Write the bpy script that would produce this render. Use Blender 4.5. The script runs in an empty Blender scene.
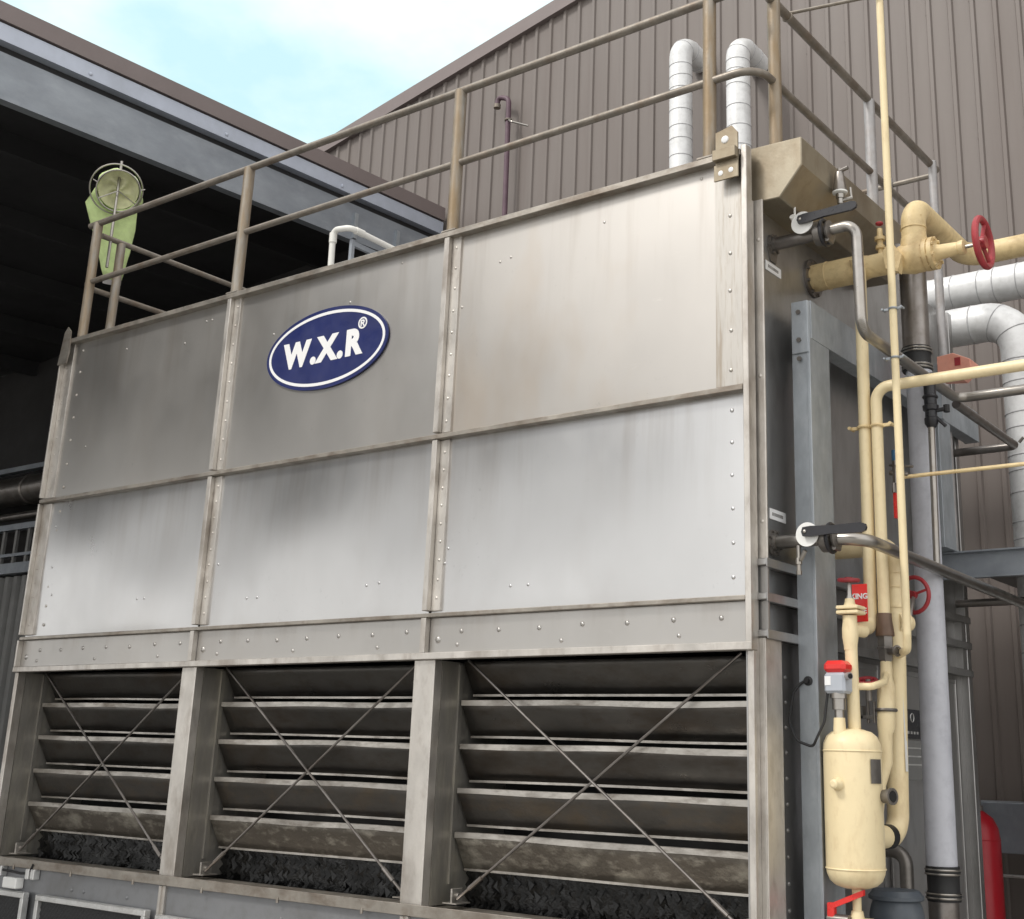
import bpy, math, random
from mathutils import Vector, Matrix
random.seed(7)
scn = bpy.context.scene
COL = scn.collection
PI = math.pi

# ------------------------------------------------------------------ camera
CX, CY, FPX = 586.837, 389.378, 1260.49
CAMR = Matrix(((0.813715910555892, 0.5807052169141269, 0.02545325041698724),
               (-0.14346847804806048, 0.24308514853567867, -0.9593364406546504),
               (-0.5632789830223086, 0.7769755862380473, 0.2811151466485752)))
CAMP = Vector((2.8208717, -5.2265737, 1.6))
cd = bpy.data.cameras.new('camera')
cam = bpy.data.objects.new('camera', cd); COL.objects.link(cam)
rot = Matrix((CAMR[0], -CAMR[1], -CAMR[2])).transposed().to_4x4()
cam.matrix_world = Matrix.Translation(CAMP) @ rot
cd.sensor_fit = 'HORIZONTAL'; cd.sensor_width = 36; cd.lens = FPX/1024*36
cd.shift_x = (512-CX)/1024; cd.shift_y = (CY-459.5)/1024
cd.clip_start = .05; cd.clip_end = 2000
scn.camera = cam

# ------------------------------------------------------------------ light
SUN_EL, SUN_AZ = math.radians(48), math.radians(205)     # azimuth measured from +Y towards +X
w = bpy.data.worlds.new('World'); scn.world = w; w.use_nodes = True
nt = w.node_tree; nt.nodes.clear()
out = nt.nodes.new('ShaderNodeOutputWorld'); bg = nt.nodes.new('ShaderNodeBackground')
sky = nt.nodes.new('ShaderNodeTexSky'); sky.sky_type = 'NISHITA'; sky.sun_disc = False
sky.sun_elevation = SUN_EL; sky.sun_rotation = SUN_AZ; sky.air_density = 1; sky.dust_density = 1.2; sky.ozone_density = 1.0
tc = nt.nodes.new('ShaderNodeTexCoord'); mp = nt.nodes.new('ShaderNodeMapping')
mp.inputs['Scale'].default_value = (1, 1, 1.9); mp.inputs['Location'].default_value = (1.5, .1, .2)
nz = nt.nodes.new('ShaderNodeTexNoise'); nz.inputs['Scale'].default_value = 2.1
nz.inputs['Detail'].default_value = 7; nz.inputs['Roughness'].default_value = .52
cr = nt.nodes.new('ShaderNodeValToRGB'); cr.color_ramp.elements[0].position = .34; cr.color_ramp.elements[1].position = .58
cr.color_ramp.elements[0].color = (0, 0, 0, 1)
mx = nt.nodes.new('ShaderNodeMix'); mx.data_type = 'RGBA'
mx.inputs[7].default_value = (11.1, 11.0, 10.8, 1)
thin = nt.nodes.new('ShaderNodeMix'); thin.data_type = 'RGBA'; thin.inputs[0].default_value = .8; thin.inputs[7].default_value = (6.0, 8.6, 8.9, 1)
L = nt.links.new
# cloud cover added away from the gable keeps cyan breaks out of panel reflections
dp = nt.nodes.new('ShaderNodeVectorMath'); dp.operation = 'DOT_PRODUCT'; dp.inputs[1].default_value = (-.70, .51, .50)
bi = nt.nodes.new('ShaderNodeMapRange'); bi.inputs[1].default_value = .95; bi.inputs[2].default_value = .60; bi.inputs[3].default_value = 0; bi.inputs[4].default_value = .2
add = nt.nodes.new('ShaderNodeMath'); add.operation = 'ADD'
L(tc.outputs['Generated'], dp.inputs[0]); L(dp.outputs['Value'], bi.inputs[0]); L(bi.outputs[0], add.inputs[1])
L(tc.outputs['Generated'], mp.inputs[0]); L(mp.outputs[0], nz.inputs[0]); L(nz.outputs[0], add.inputs[0]); L(add.outputs[0], cr.inputs[0])
L(cr.outputs[0], mx.inputs[0]); L(sky.outputs[0], thin.inputs[6]); L(thin.outputs[2], mx.inputs[6]); L(mx.outputs[2], bg.inputs[0]); L(bg.outputs[0], out.inputs[0])
bg.inputs[1].default_value = .11
sd = bpy.data.lights.new('sun', 'SUN'); sd.energy = 1.5; sd.angle = math.radians(11); sd.color = (1, .96, .9)
so = bpy.data.objects.new('sun', sd); COL.objects.link(so)
sdir = Vector((math.sin(SUN_AZ)*math.cos(SUN_EL), math.cos(SUN_AZ)*math.cos(SUN_EL), math.sin(SUN_EL)))
so.rotation_euler = sdir.to_track_quat('Z', 'Y').to_euler()
scn.view_settings.view_transform = 'Standard'; scn.view_settings.look = 'None'
scn.view_settings.gamma = 1; scn.view_settings.use_curve_mapping = False
scn.view_settings.exposure = 0.24

# ------------------------------------------------------------------ materials
def mat(name, col, rough=.5, metal=0., var=.15, scale=4., detail=6, stretch=(1, 1, 1), stain=None, stain_amt=0.,
        stain_scale=2.5, stain_stretch=(1, 1, 1), rvar=.1, bump=0., bscale=40., spec=.5, lo=.5, hi=.72, nst=2, sdet=8):
    m = bpy.data.materials.new(name); m.use_nodes = True
    t = m.node_tree; b = t.nodes['Principled BSDF']
    b.inputs['Metallic'].default_value = metal; b.inputs['Roughness'].default_value = rough
    b.inputs['Specular IOR Level'].default_value = spec
    c = t.nodes.new('ShaderNodeTexCoord')
    def noise(sc, st, det=detail, off=0):
        p = t.nodes.new('ShaderNodeMapping'); p.inputs['Scale'].default_value = st; p.inputs['Location'].default_value = (off, off*.7, off*1.3)
        n = t.nodes.new('ShaderNodeTexNoise'); n.inputs['Scale'].default_value = sc; n.inputs['Detail'].default_value = det
        n.inputs['Roughness'].default_value = .6
        t.links.new(c.outputs['Object'], p.inputs[0]); t.links.new(p.outputs[0], n.inputs[0]); return n
    n = noise(scale, stretch)
    r = t.nodes.new('ShaderNodeValToRGB')
    r.color_ramp.elements[0].position = .3; r.color_ramp.elements[1].position = .7
    r.color_ramp.elements[0].color = tuple(x*(1-var) for x in col)+(1,)
    r.color_ramp.elements[1].color = tuple(min(1, x*(1+var)) for x in col)+(1,)
    t.links.new(n.outputs[0], r.inputs[0]); last = r.outputs[0]
    if stain:
        for k, (sc, st, amt) in enumerate(((stain_scale, stain_stretch, stain_amt), (stain_scale*4.3, stain_stretch, stain_amt*.6))[:nst]):
            n2 = noise(sc, st, sdet, 3.1+k*5)
            r2 = t.nodes.new('ShaderNodeValToRGB'); r2.color_ramp.elements[0].position = lo; r2.color_ramp.elements[1].position = hi
            r2.color_ramp.elements[1].color = (amt, amt, amt, 1)
            mxx = t.nodes.new('ShaderNodeMix'); mxx.data_type = 'RGBA'
            t.links.new(n2.outputs[0], r2.inputs[0]); t.links.new(r2.outputs[0], mxx.inputs[0]); t.links.new(last, mxx.inputs[6])
            mxx.inputs[7].default_value = tuple(stain)+(1,); last = mxx.outputs[2]
    t.links.new(last, b.inputs['Base Color'])
    if rvar:
        n3 = noise(scale*1.7, stretch, 5, 9)
        mr = t.nodes.new('ShaderNodeMapRange'); mr.inputs[1].default_value = .3; mr.inputs[2].default_value = .7
        mr.inputs[3].default_value = max(.02, rough-rvar); mr.inputs[4].default_value = min(1, rough+rvar)
        t.links.new(n3.outputs[0], mr.inputs[0]); t.links.new(mr.outputs[0], b.inputs['Roughness'])
    if bump:
        n4 = noise(bscale, (1, 1, 1), 4, 1)
        bp = t.nodes.new('ShaderNodeBump'); bp.inputs['Strength'].default_value = bump; bp.inputs['Distance'].default_value = .01
        t.links.new(n4.outputs[0], bp.inputs['Height']); t.links.new(bp.outputs[0], b.inputs['Normal'])
    return m

BRN = (.20, .13, .07)
def steel(name, col, rough=.36, amt=.3, stain=BRN, runs=.26):
    m = mat(name, col, rough, .92, .045, 1.1, 4, (1, 1, .7), stain, amt, 1.3, (1.2, 1.2, .5), .04, nst=1, sdet=4)
    t = m.node_tree; b = t.nodes['Principled BSDF']; N = t.nodes.new; K = t.links.new
    c = N('ShaderNodeTexCoord')
    def noise(src, sc, st, det, ro=.6):
        p = N('ShaderNodeMapping'); p.inputs['Scale'].default_value = st; n = N('ShaderNodeTexNoise')
        n.inputs['Scale'].default_value = sc; n.inputs['Detail'].default_value = det; n.inputs['Roughness'].default_value = ro
        K(c.outputs[src], p.inputs[0]); K(p.outputs[0], n.inputs[0]); return n.outputs[0]
    def rng(x, a0, a1, b0, b1):
        q = N('ShaderNodeMapRange'); q.inputs[1].default_value = a0; q.inputs[2].default_value = a1; q.inputs[3].default_value = b0; q.inputs[4].default_value = b1
        K(x, q.inputs[0]); return q.outputs[0]
    def mul(x, y):
        q = N('ShaderNodeMath'); q.operation = 'MULTIPLY'; K(x, q.inputs[0])
        if isinstance(y, float): q.inputs[1].default_value = y
        else: K(y, q.inputs[1])
        return q.outputs[0]
    def over(fac, colr):
        q = N('ShaderNodeMix'); q.data_type = 'RGBA'; old = b.inputs['Base Color'].links[0].from_socket
        K(fac, q.inputs[0]); K(old, q.inputs[6]); q.inputs[7].default_value = tuple(colr)+(1,); K(q.outputs[2], b.inputs['Base Color'])
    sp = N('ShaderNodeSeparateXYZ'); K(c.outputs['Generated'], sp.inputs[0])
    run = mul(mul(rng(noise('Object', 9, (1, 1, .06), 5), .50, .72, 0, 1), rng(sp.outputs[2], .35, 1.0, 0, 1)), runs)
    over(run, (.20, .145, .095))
    scuff = mul(rng(noise('Object', 26, (1, 1, 1), 7, .7), .60, .74, 0, 1), rng(noise('Object', 1.7, (1, 1, 1), 3), .5, .66, 0, .5))
    over(scuff, tuple(x*.62 for x in col))
    pale = mul(rng(noise('Object', 30, (.25, 1, 1), 6, .7), .62, .72, 0, 1), rng(noise('Object', 2.3, (1, 1, .8), 3), .52, .68, 0, .35))
    over(pale, tuple(min(.8, x*1.3) for x in col))
    gr = N('ShaderNodeBump'); gr.inputs['Strength'].default_value = .035; gr.inputs['Distance'].default_value = .004
    K(noise('Object', 5.5, (1, 1, .8), 2), gr.inputs['Height']); K(gr.outputs[0], b.inputs['Normal'])
    return m
M = {}
M['panel_a'] = steel('panel steel dim reflection', (.445, .43, .41), .40, .12)  # base tone stepped from panel to panel, standing in for differing reflections
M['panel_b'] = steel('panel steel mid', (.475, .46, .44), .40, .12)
M['panel_c'] = steel('panel steel bright reflection', (.525, .50, .47), .42, .35, (.44, .33, .22))
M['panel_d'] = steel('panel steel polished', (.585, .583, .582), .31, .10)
M['strip'] = mat('streaked corner strip', (.50, .475, .44), .44, .9, .08, 6, 6, (2, 2, .2), (.27, .21, .145), .8, 5, (3, 3, .25), .06)
M['frame'] = mat('frame steel', (.60, .57, .53), .44, .8, .18, 5, 6, (1, 1, .5), (.16, .11, .07), .55, 3, (1, 1, .5), .1, .06, 60)
M['rail'] = mat('weathered angle steel', (.37, .34, .30), .45, .8, .2, 6, 6, (1, 1, 1), (.12, .075, .045), .7, 4, (.6, 1, 1), .1, .08, 60)
M['lip'] = mat('scaled louvre steel', (.50, .475, .44), .42, .8, .3, 5, 6, (.5, 1, 1), (.10, .075, .05), .85, 4, (.6, 1, 1.5), .1, .12, 50)
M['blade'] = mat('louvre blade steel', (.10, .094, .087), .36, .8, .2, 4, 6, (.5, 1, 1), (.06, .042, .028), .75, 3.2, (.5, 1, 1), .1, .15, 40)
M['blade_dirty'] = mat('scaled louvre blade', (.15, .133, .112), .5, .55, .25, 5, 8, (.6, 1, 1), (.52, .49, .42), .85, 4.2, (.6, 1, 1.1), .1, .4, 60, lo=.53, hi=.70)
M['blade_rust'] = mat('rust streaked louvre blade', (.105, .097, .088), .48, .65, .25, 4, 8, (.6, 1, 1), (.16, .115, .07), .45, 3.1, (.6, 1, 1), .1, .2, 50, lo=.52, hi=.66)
M['jamb'] = mat('streaked jamb steel', (.30, .285, .26), .46, .7, .2, 4, 6, (1, 1, .4), (.50, .47, .39), .8, 3.4, (1.5, 1.5, .3), .1, .1, 40)
M['side'] = mat('side steel', (.42, .415, .41), .36, .85, .12, 2, 6, (1, 1, .5), (.12, .10, .085), .5, 2, (1, 1, .4), .08, .06, 60)
M['hood'] = mat('hood steel', (.34, .30, .23), .45, .8, .12, 2.5, 6, (1, 1, .7), (.16, .11, .06), .55, 2.2, (1, 1, .6), .1, .06, 60)
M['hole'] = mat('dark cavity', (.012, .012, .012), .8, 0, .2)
M['fill'] = mat('wet black plastic fill', (.003, .003, .003), .16, 0, .3, 8, bump=.25, bscale=60, spec=.35)
M['mesh'] = mat('black filter mesh', (.02, .02, .022), .5, 0, .4, 60, bump=.6, bscale=120)
M['alu'] = mat('aluminium', (.72, .72, .71), .38, .7, .1, 8, stain=(.3, .28, .25), stain_amt=.4, stain_scale=8)
M['basin'] = mat('basin grey', (.24, .245, .255), .45, .5, .08, 2, stain=(.13, .12, .11), stain_amt=.4, stain_scale=3)
M['galv'] = mat('galvanised steel', (.36, .39, .42), .48, .55, .14, 9, 8, (1, 1, .6), (.58, .61, .64), .4, 7, (1, 1, .4), .08, .05, 60)
M['galv_dk'] = mat('shed galvanised beam', (.27, .295, .33), .5, .4, .15, 4, 8, (1, .4, 1), (.42, .45, .49), .5, 2, (1, .5, 1), .08)
M['gutter'] = mat('pale blue gutter steel', (.47, .51, .60), .45, .2, .08, 2, stain=(.36, .39, .44), stain_amt=.4)
M['brown'] = mat('brown cladding', (.178, .154, .141), .48, .0, .06, 1.5, 5, (1, 1, .15), (.135, .108, .096), .5, 1.6, (1.5, 1.5, .10), .06, spec=.4)
M['trim'] = mat('brown trim', (.19, .155, .15), .5, 0, .06, 2)
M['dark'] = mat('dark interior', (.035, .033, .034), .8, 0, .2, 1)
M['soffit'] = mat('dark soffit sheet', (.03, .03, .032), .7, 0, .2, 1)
M['conc'] = mat('concrete', (.34, .33, .31), .85, 0, .15, 1.2, 8, stain=(.2, .19, .18), stain_amt=.5, stain_scale=.6, bump=.2)
M['cream'] = mat('cream pipe paint', (.80, .67, .42), .42, 0, .05, 5, 6, (1, 1, .5), (.50, .34, .17), .5, 7, (1, 1, .45), .1, .12, 26, lo=.55, hi=.75)
M['cream_old'] = mat('aged cream pipe paint', (.70, .55, .30), .5, 0, .1, 6, 6, (1, 1, 1), (.36, .235, .11), .6, 6, (1, 1, 1), .1, .15, 40, lo=.5, hi=.7)
M['red'] = mat('red wheel paint', (.36, .035, .045), .4, 0, .2, 20, stain=(.18, .03, .03), stain_amt=.5, stain_scale=14)
M['redb'] = mat('bright red plastic', (.72, .035, .03), .32, 0, .05)
M['redtank'] = mat('red cylinder paint', (.42, .012, .022), .35, 0, .08)
M['stain'] = mat('stainless tube', (.40, .38, .355), .36, 1, .08, 8, stain=(.3, .25, .19), stain_amt=.35, stain_scale=5)
M['stain_dk'] = mat('dull stainless tube', (.27, .25, .235), .38, .9, .15, 6, stain=(.13, .10, .08), stain_amt=.6, stain_scale=4)
M['pole'] = mat('rusty rail tube', (.30, .28, .25), .5, .45, .18, 10, 6, (1, 1, .5), (.25, .175, .095), .85, 3.2, (2, 2, .35), .1, .1, 60, lo=.42, hi=.62)
M['rtube'] = mat('weathered rail tube', (.235, .21, .18), .48, .6, .2, 10, 6, (1, 1, 1), (.16, .11, .075), .6, 7, (1, 1, 1), .1, .08, 60)
M['pgrey'] = mat('pale grey rail tube', (.38, .37, .37), .5, .4, .1, 9, stain=(.24, .19, .15), stain_amt=.5, stain_scale=5)
M['pvc'] = mat('blue grey plastic pipe', (.52, .53, .58), .42, 0, .05, 4, stain=(.25, .25, .29), stain_amt=.35, stain_scale=5)
M['pvcw'] = mat('white plastic pipe', (.78, .77, .73), .4, 0, .04)
M['rubber'] = mat('black rubber', (.014, .014, .015), .55, 0, .2)
M['black'] = mat('black enamel', (.018, .018, .022), .35, 0, .2, 30)
M['white'] = mat('white enamel', (.80, .80, .78), .4, 0, .03)
M['insul'] = mat('white insulation jacket', (.72, .725, .73), .42, .1, .08, 5, stain=(.42, .42, .41), stain_amt=.55, stain_scale=5, bump=.12, bscale=14)
M['seam'] = mat('jacket seam', (.42, .42, .43), .6, 0, .2, 20)
M['orange'] = mat('orange painted box', (.78, .36, .27), .5, 0, .1, 10, stain=(.5, .12, .08), stain_amt=.4)
M['greyplastic'] = mat('grey plastic', (.42, .45, .50), .45, 0, .03)
M['drum'] = mat('slate plastic drum', (.075, .09, .11), .42, 0, .1, 5, stain=(.15, .16, .17), stain_amt=.4, stain_scale=4)
M['lime'] = mat('lime fabric', (.66, .82, .38), .8, 0, .12, 12, stain=(.44, .54, .22), stain_amt=.4, stain_scale=6, bump=.5, bscale=18)
M['limein'] = mat('faded sock lining', (.60, .60, .38), .85, 0, .2, 10, bump=.4, bscale=25)
M['blue'] = mat('navy badge enamel', (.012, .020, .105), .4, 0, .15, 4, stain=(.03, .036, .12), stain_amt=.4, stain_scale=5)
M['lwhite'] = mat('badge white', (.82, .82, .82), .4, 0, .02)
M['mauve'] = mat('mauve pipe paint', (.10, .055, .075), .5, 0, .2, 8)
M['bronze'] = mat('brown fitting', (.16, .105, .075), .5, .3, .2, 12)
M['gunmetal'] = mat('gunmetal fitting', (.20, .185, .17), .4, .7, .2, 14)
M['cblue'] = mat('blue cap', (.05, .16, .30), .4)
M['slat'] = mat('grey corrugated sheet', (.23, .23, .225), .5, .3, .12, 2)
M['slate'] = mat('blue grey tarpaulin', (.06, .07, .085), .6, 0, .3, 4)

# ------------------------------------------------------------------ mesh builder (world coordinates)
class MB:
    def __init__(s): s.v = []; s.f = []
    def add(s, vs, fs):
        o = len(s.v); s.v += [Vector(p) for p in vs]; s.f += [tuple(i+o for i in f) for f in fs]; return s
    def box(s, x0, x1, y0, y1, z0, z1, c=0.0):
        if c <= 0:
            return s.add([(x0,y0,z0),(x1,y0,z0),(x1,y1,z0),(x0,y1,z0),(x0,y0,z1),(x1,y0,z1),(x1,y1,z1),(x0,y1,z1)],
                         [(0,3,2,1),(4,5,6,7),(0,1,5,4),(1,2,6,5),(2,3,7,6),(3,0,4,7)])
        # chamfered box: hull of three inset slabs
        vs = []
        for sx in (0,1):
            for sy in (0,1):
                for sz in (0,1):
                    X = (x0,x1)[sx]; Y = (y0,y1)[sy]; Z = (z0,z1)[sz]
                    dx = c*(1-2*sx); dy = c*(1-2*sy); dz = c*(1-2*sz)
                    vs += [(X, Y+dy, Z+dz), (X+dx, Y, Z+dz), (X+dx, Y+dy, Z)]
        I = lambda a,b,d,k: (a*4+b*2+d)*3+k
        fs = [(I(0,0,0,0),I(0,0,1,0),I(0,1,1,0),I(0,1,0,0)), (I(1,0,0,0),I(1,1,0,0),I(1,1,1,0),I(1,0,1,0)),
              (I(0,0,0,1),I(1,0,0,1),I(1,0,1,1),I(0,0,1,1)), (I(0,1,0,1),I(0,1,1,1),I(1,1,1,1),I(1,1,0,1)),
              (I(0,0,0,2),I(0,1,0,2),I(1,1,0,2),I(1,0,0,2)), (I(0,0,1,2),I(1,0,1,2),I(1,1,1,2),I(0,1,1,2))]
        for a in (0,1):
            for b in (0,1):
                fs.append((I(a,b,0,0),I(a,b,1,0),I(a,b,1,1),I(a,b,0,1)))
                fs.append((I(a,0,b,0),I(a,1,b,0),I(a,1,b,2),I(a,0,b,2)))
                fs.append((I(0,a,b,1),I(1,a,b,1),I(1,a,b,2),I(0,a,b,2)))
                for d in (0,1): fs.append((I(a,b,d,0),I(a,b,d,1),I(a,b,d,2)))
        return s.add(vs, fs)
    def prism(s, poly, axis, a, b):
        """polygon in the two other axes (order x,y,z without axis) pushed along axis from a to b"""
        def P(p, t):
            q = list(p); q.insert(axis, t); return tuple(q)
        n = len(poly)
        return s.add([P(p,a) for p in poly]+[P(p,b) for p in poly],
                     [tuple(range(n-1,-1,-1)), tuple(range(n,2*n))]+[(i,(i+1)%n,n+(i+1)%n,n+i) for i in range(n)])
    def sweep(s, pts, rad, n=16, cap=True):
        pts = [Vector(p) for p in pts]; m = len(pts)
        rad = rad if isinstance(rad, (list, tuple)) else [rad]*m
        tan = []
        for i in range(m):
            a = pts[max(i-1,0)]; b = pts[min(i+1,m-1)]
            t0 = (pts[i]-a); t1 = (b-pts[i])
            t = (t0.normalized() if t0.length > 1e-9 else Vector()) + (t1.normalized() if t1.length > 1e-9 else Vector())
            tan.append(t.normalized() if t.length > 1e-9 else Vector((0,0,1)))
        u = tan[0].orthogonal().normalized(); vs = []; fs = []
        for i in range(m):
            if i:
                q = tan[i-1].rotation_difference(tan[i]); u = q @ u
            u = (u-tan[i]*u.dot(tan[i])).normalized(); wv = tan[i].cross(u)
            for k in range(n):
                a = 2*PI*k/n; vs.append(pts[i]+(u*math.cos(a)+wv*math.sin(a))*rad[i])
        for i in range(m-1):
            for k in range(n):
                fs.append((i*n+k, i*n+(k+1)%n, (i+1)*n+(k+1)%n, (i+1)*n+k))
        if cap: fs += [tuple(range(n-1,-1,-1)), tuple((m-1)*n+k for k in range(n))]
        return s.add(vs, fs)
    def tube(s, pts, r, bend=.06, n=16, seg=7, cap=True):
        return s.sweep(fillet(pts, bend, seg), r, n, cap)
    def cyl(s, a, b, r0, r1=None, n=20): return s.sweep([a, b], [r0, r1 if r1 is not None else r0], n)
    def lathe(s, o, d, prof, n=24):
        d = Vector(d).normalized(); o = Vector(o)
        return s.sweep_prof([o+d*h for h, r in prof], d, [r for h, r in prof], n)
    def sweep_prof(s, pts, d, rad, n):
        u = d.orthogonal().normalized(); wv = d.cross(u); vs = []; fs = []; m = len(pts)
        for i in range(m):
            for k in range(n):
                a = 2*PI*k/n; vs.append(pts[i]+(u*math.cos(a)+wv*math.sin(a))*max(rad[i],1e-4))
        for i in range(m-1):
            for k in range(n): fs.append((i*n+k, i*n+(k+1)%n, (i+1)*n+(k+1)%n, (i+1)*n+k))
        fs += [tuple(range(n-1,-1,-1)), tuple((m-1)*n+k for k in range(n))]
        return s.add(vs, fs)
    def torus(s, o, d, R, r, n=40, m=12, a0=0, a1=2*PI):
        d = Vector(d).normalized(); o = Vector(o); u = d.orthogonal().normalized(); wv = d.cross(u); vs = []; fs = []
        for i in range(n):
            a = 2*PI*i/n; e = u*math.cos(a)+wv*math.sin(a)
            for k in range(m):
                b = 2*PI*k/m; vs.append(o+e*(R+r*math.cos(b))+d*(r*math.sin(b)))
        for i in range(n):
            for k in range(m): fs.append((i*m+k, ((i+1)%n)*m+k, ((i+1)%n)*m+(k+1)%m, i*m+(k+1)%m))
        return s.add(vs, fs)
    def dome(s, o, d, r, h=.6, n=8):
        return s.lathe(o, d, [(-.001, r), (r*h*.5, r*.86), (r*h*.85, r*.5), (r*h, r*.05)], n)
    def bolts(s, o, d, R, r, h, n):
        d = Vector(d).normalized(); o = Vector(o); u = d.orthogonal().normalized(); wv = d.cross(u)
        for i in range(n):
            a = 2*PI*(i+.5)/n; p = o+(u*math.cos(a)+wv*math.sin(a))*R; s.cyl(p-d*h, p+d*h, r, r, 6)
        return s
    def grid(s, fn, nu, nv):
        vs = [fn(i/nu, j/nv) for j in range(nv+1) for i in range(nu+1)]; W = nu+1
        return s.add(vs, [(j*W+i, j*W+i+1, (j+1)*W+i+1, (j+1)*W+i) for j in range(nv) for i in range(nu)])
    def build(s, name, m, parent=None, sharp=32, smooth=True, bevel=0, extra=None, extra_mat=None):
        n0 = len(s.f)
        if extra is not None: s.add(extra.v, extra.f)
        off = Vector(parent['_w']) if parent is not None else Vector()
        me = bpy.data.meshes.new(name); me.from_pydata([tuple(p-off) for p in s.v], [], s.f); me.update()
        me.materials.append(m if not isinstance(m, str) else M[m])
        if extra is not None:
            me.materials.append(M[extra_mat])
            for i, p_ in enumerate(me.polygons):
                if i >= n0: p_.material_index = 1
        if smooth:
            me.shade_smooth(); me.set_sharp_from_angle(angle=math.radians(sharp))
        o = bpy.data.objects.new(name, me); COL.objects.link(o)
        o['_w'] = tuple(off)
        if parent is not None: o.parent = parent
        if bevel:
            bm_ = o.modifiers.new('edge', 'BEVEL'); bm_.width = bevel; bm_.segments = 2; bm_.limit_method = 'ANGLE'; bm_.angle_limit = math.radians(50)
        return o
def fillet(pts, bend, seg=7):
    pts = [Vector(p) for p in pts]; o = [pts[0]]
    for i in range(1, len(pts)-1):
        a, b, c = pts[i-1], pts[i], pts[i+1]
        u = (a-b); v = (c-b); lu, lv = u.length, v.length
        if lu < 1e-6 or lv < 1e-6: continue
        u.normalize(); v.normalize(); ang = u.angle(v)
        if ang > PI-.05: o.append(b); continue
        d = min(bend/math.tan(ang/2), lu*.49, lv*.49); R = d*math.tan(ang/2)
        ctr = b+(u+v).normalized()*(R/math.sin(ang/2))
        p0 = b+u*d; p1 = b+v*d; e0 = p0-ctr; e1 = p1-ctr
        full = e0.angle(e1); ax = e0.cross(e1)
        for k in range(seg+1):
            o.append(ctr+Matrix.Rotation(full*k/seg, 3, ax) @ e0)
    o.append(pts[-1]); return o
def tag(o, label=None, cat=None, group=None, kind=None):
    if label: o['label'] = label
    if cat: o['category'] = cat
    if group: o['group'] = group
    if kind: o['kind'] = kind
    return o
def thing(name, label, cat, loc=(0, 0, 0), group=None):
    o = bpy.data.objects.new(name, None); COL.objects.link(o); o.location = loc; o.empty_display_size = .1
    o['_w'] = tuple(loc); return tag(o, label, cat, group)

# ================================================================== SETTING
g = MB().add([(-400,-400,0),(400,-400,0),(400,400,0),(-400,400,0)], [(0,1,2,3)]).build('ground', 'conc', smooth=False)
tag(g, 'grey concrete yard the cooling tower stands on', 'ground', kind='structure')

# brown ribbed gable wall behind
wall = thing('building_wall', 'tall brown ribbed metal gable wall behind the cooling tower', 'wall', (-3, 5, 0))
def raketop(X): return 10.088+(X+5.13)*.198
b = MB(); prof = []; x = -16.0
while x < 14:
    for dx, dy in ((0, 0), (.066, 0), (.078, -.022), (.112, -.022), (.124, 0), (.165, 0)): prof.append((x+dx, 5.0+dy))
    x += .205
vs = []
for (X, Y) in prof: vs += [(X, Y, 0), (X, Y, raketop(X)-.02)]
b.add(vs, [(2*i, 2*i+2, 2*i+3, 2*i+1) for i in range(len(prof)-1)])
# screw heads in rows
for zr in (4.2, 5.6, 7.0, 8.4, 9.8):
    x = -10.0
    while x < 5:
        X = x+.03+(-16.0 % .205); 
        if raketop(X) > zr+.3: b.dome((X, 5.0, zr), (0,-1,0), .015, .8, 6)
        x += .41
b.build('cladding', 'brown', wall, sharp=20)
b = MB()
for X0, X1 in ((-16, 14),):
    za, zb = raketop(X0), raketop(X1)
    b.add([(X0,4.93,za-.13),(X1,4.93,zb-.13),(X1,4.93,zb+.05),(X0,4.93,za+.05),
           (X0,5.12,za-.13),(X1,5.12,zb-.13),(X1,5.12,zb+.05),(X0,5.12,za+.05)],
          [(0,1,2,3),(5,4,7,6),(3,2,6,7),(1,0,4,5),(0,3,7,4),(2,1,5,6)])
b.build('rake_trim', 'trim', wall, sharp=20)
MB().add([(-16,5.15,0),(14,5.15,0),(14,5.15,raketop(14)),(-16,5.15,raketop(-16))], [(0,1,2,3)]).build('backing', 'dark', wall)

# open shed on the left
shed = thing('open_shed', 'dark open sided shed with grey steel eaves beam left of the cooling tower', 'building', (-7, 2, 0))
XE = -6.7
def eave(Y, k):   # heights of the eave's horizontal edges, measured at two stations
    return {'t':7.675,'b1':7.512,'g0':7.495,'g1':7.342,'d1':7.27,'bm':6.853}[k]+.045*(Y-1.3)
Ya, Yb_ = -14.0, 4.92
def strip(top, bot, X0, X1):
    b = MB()
    for Y in (Ya, -.47, Yb_): b.v += [Vector(p) for p in ((X0,Y,eave(Y,bot)),(X1,Y,eave(Y,bot)),(X1,Y,eave(Y,top)),(X0,Y,eave(Y,top)))]
    b.f += [(0,1,2,3),(11,10,9,8)]+[(o+i,o+4+i,o+4+(i+1)%4,o+(i+1)%4) for o in (0,4) for i in range(4)]
    return b
strip('t', 'b1', XE-.16, XE+.02).build('fascia', 'trim', shed)
gb = strip('g0', 'g1', XE-.14, XE)
for yy in (.25, 1.75, 3.3, -1.4):
    gb.dome((XE, yy, (eave(yy,'g0')+eave(yy,'g1'))/2-.03), (1,0,0), .022, .6, 8)
gb.build('gutter', 'gutter', shed)
strip('g1', 'd1', XE-.5, XE-.10).build('gutter_shade_gap', 'soffit', shed)  # near-black strip stands in for the shaded gap below the gutter
strip('d1', 'bm', XE-.16, XE-.06).build('eaves_beam', 'galv_dk', shed)
b = MB()
for yy in (3.55, 4.2):
    z1 = eave(yy,'d1'); z0 = eave(yy,'bm')
    MB().box(XE-.06, XE-.03, yy, yy+.05, z0+.02, z1-.1).build('beam_stiffener', 'galv', shed)
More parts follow.
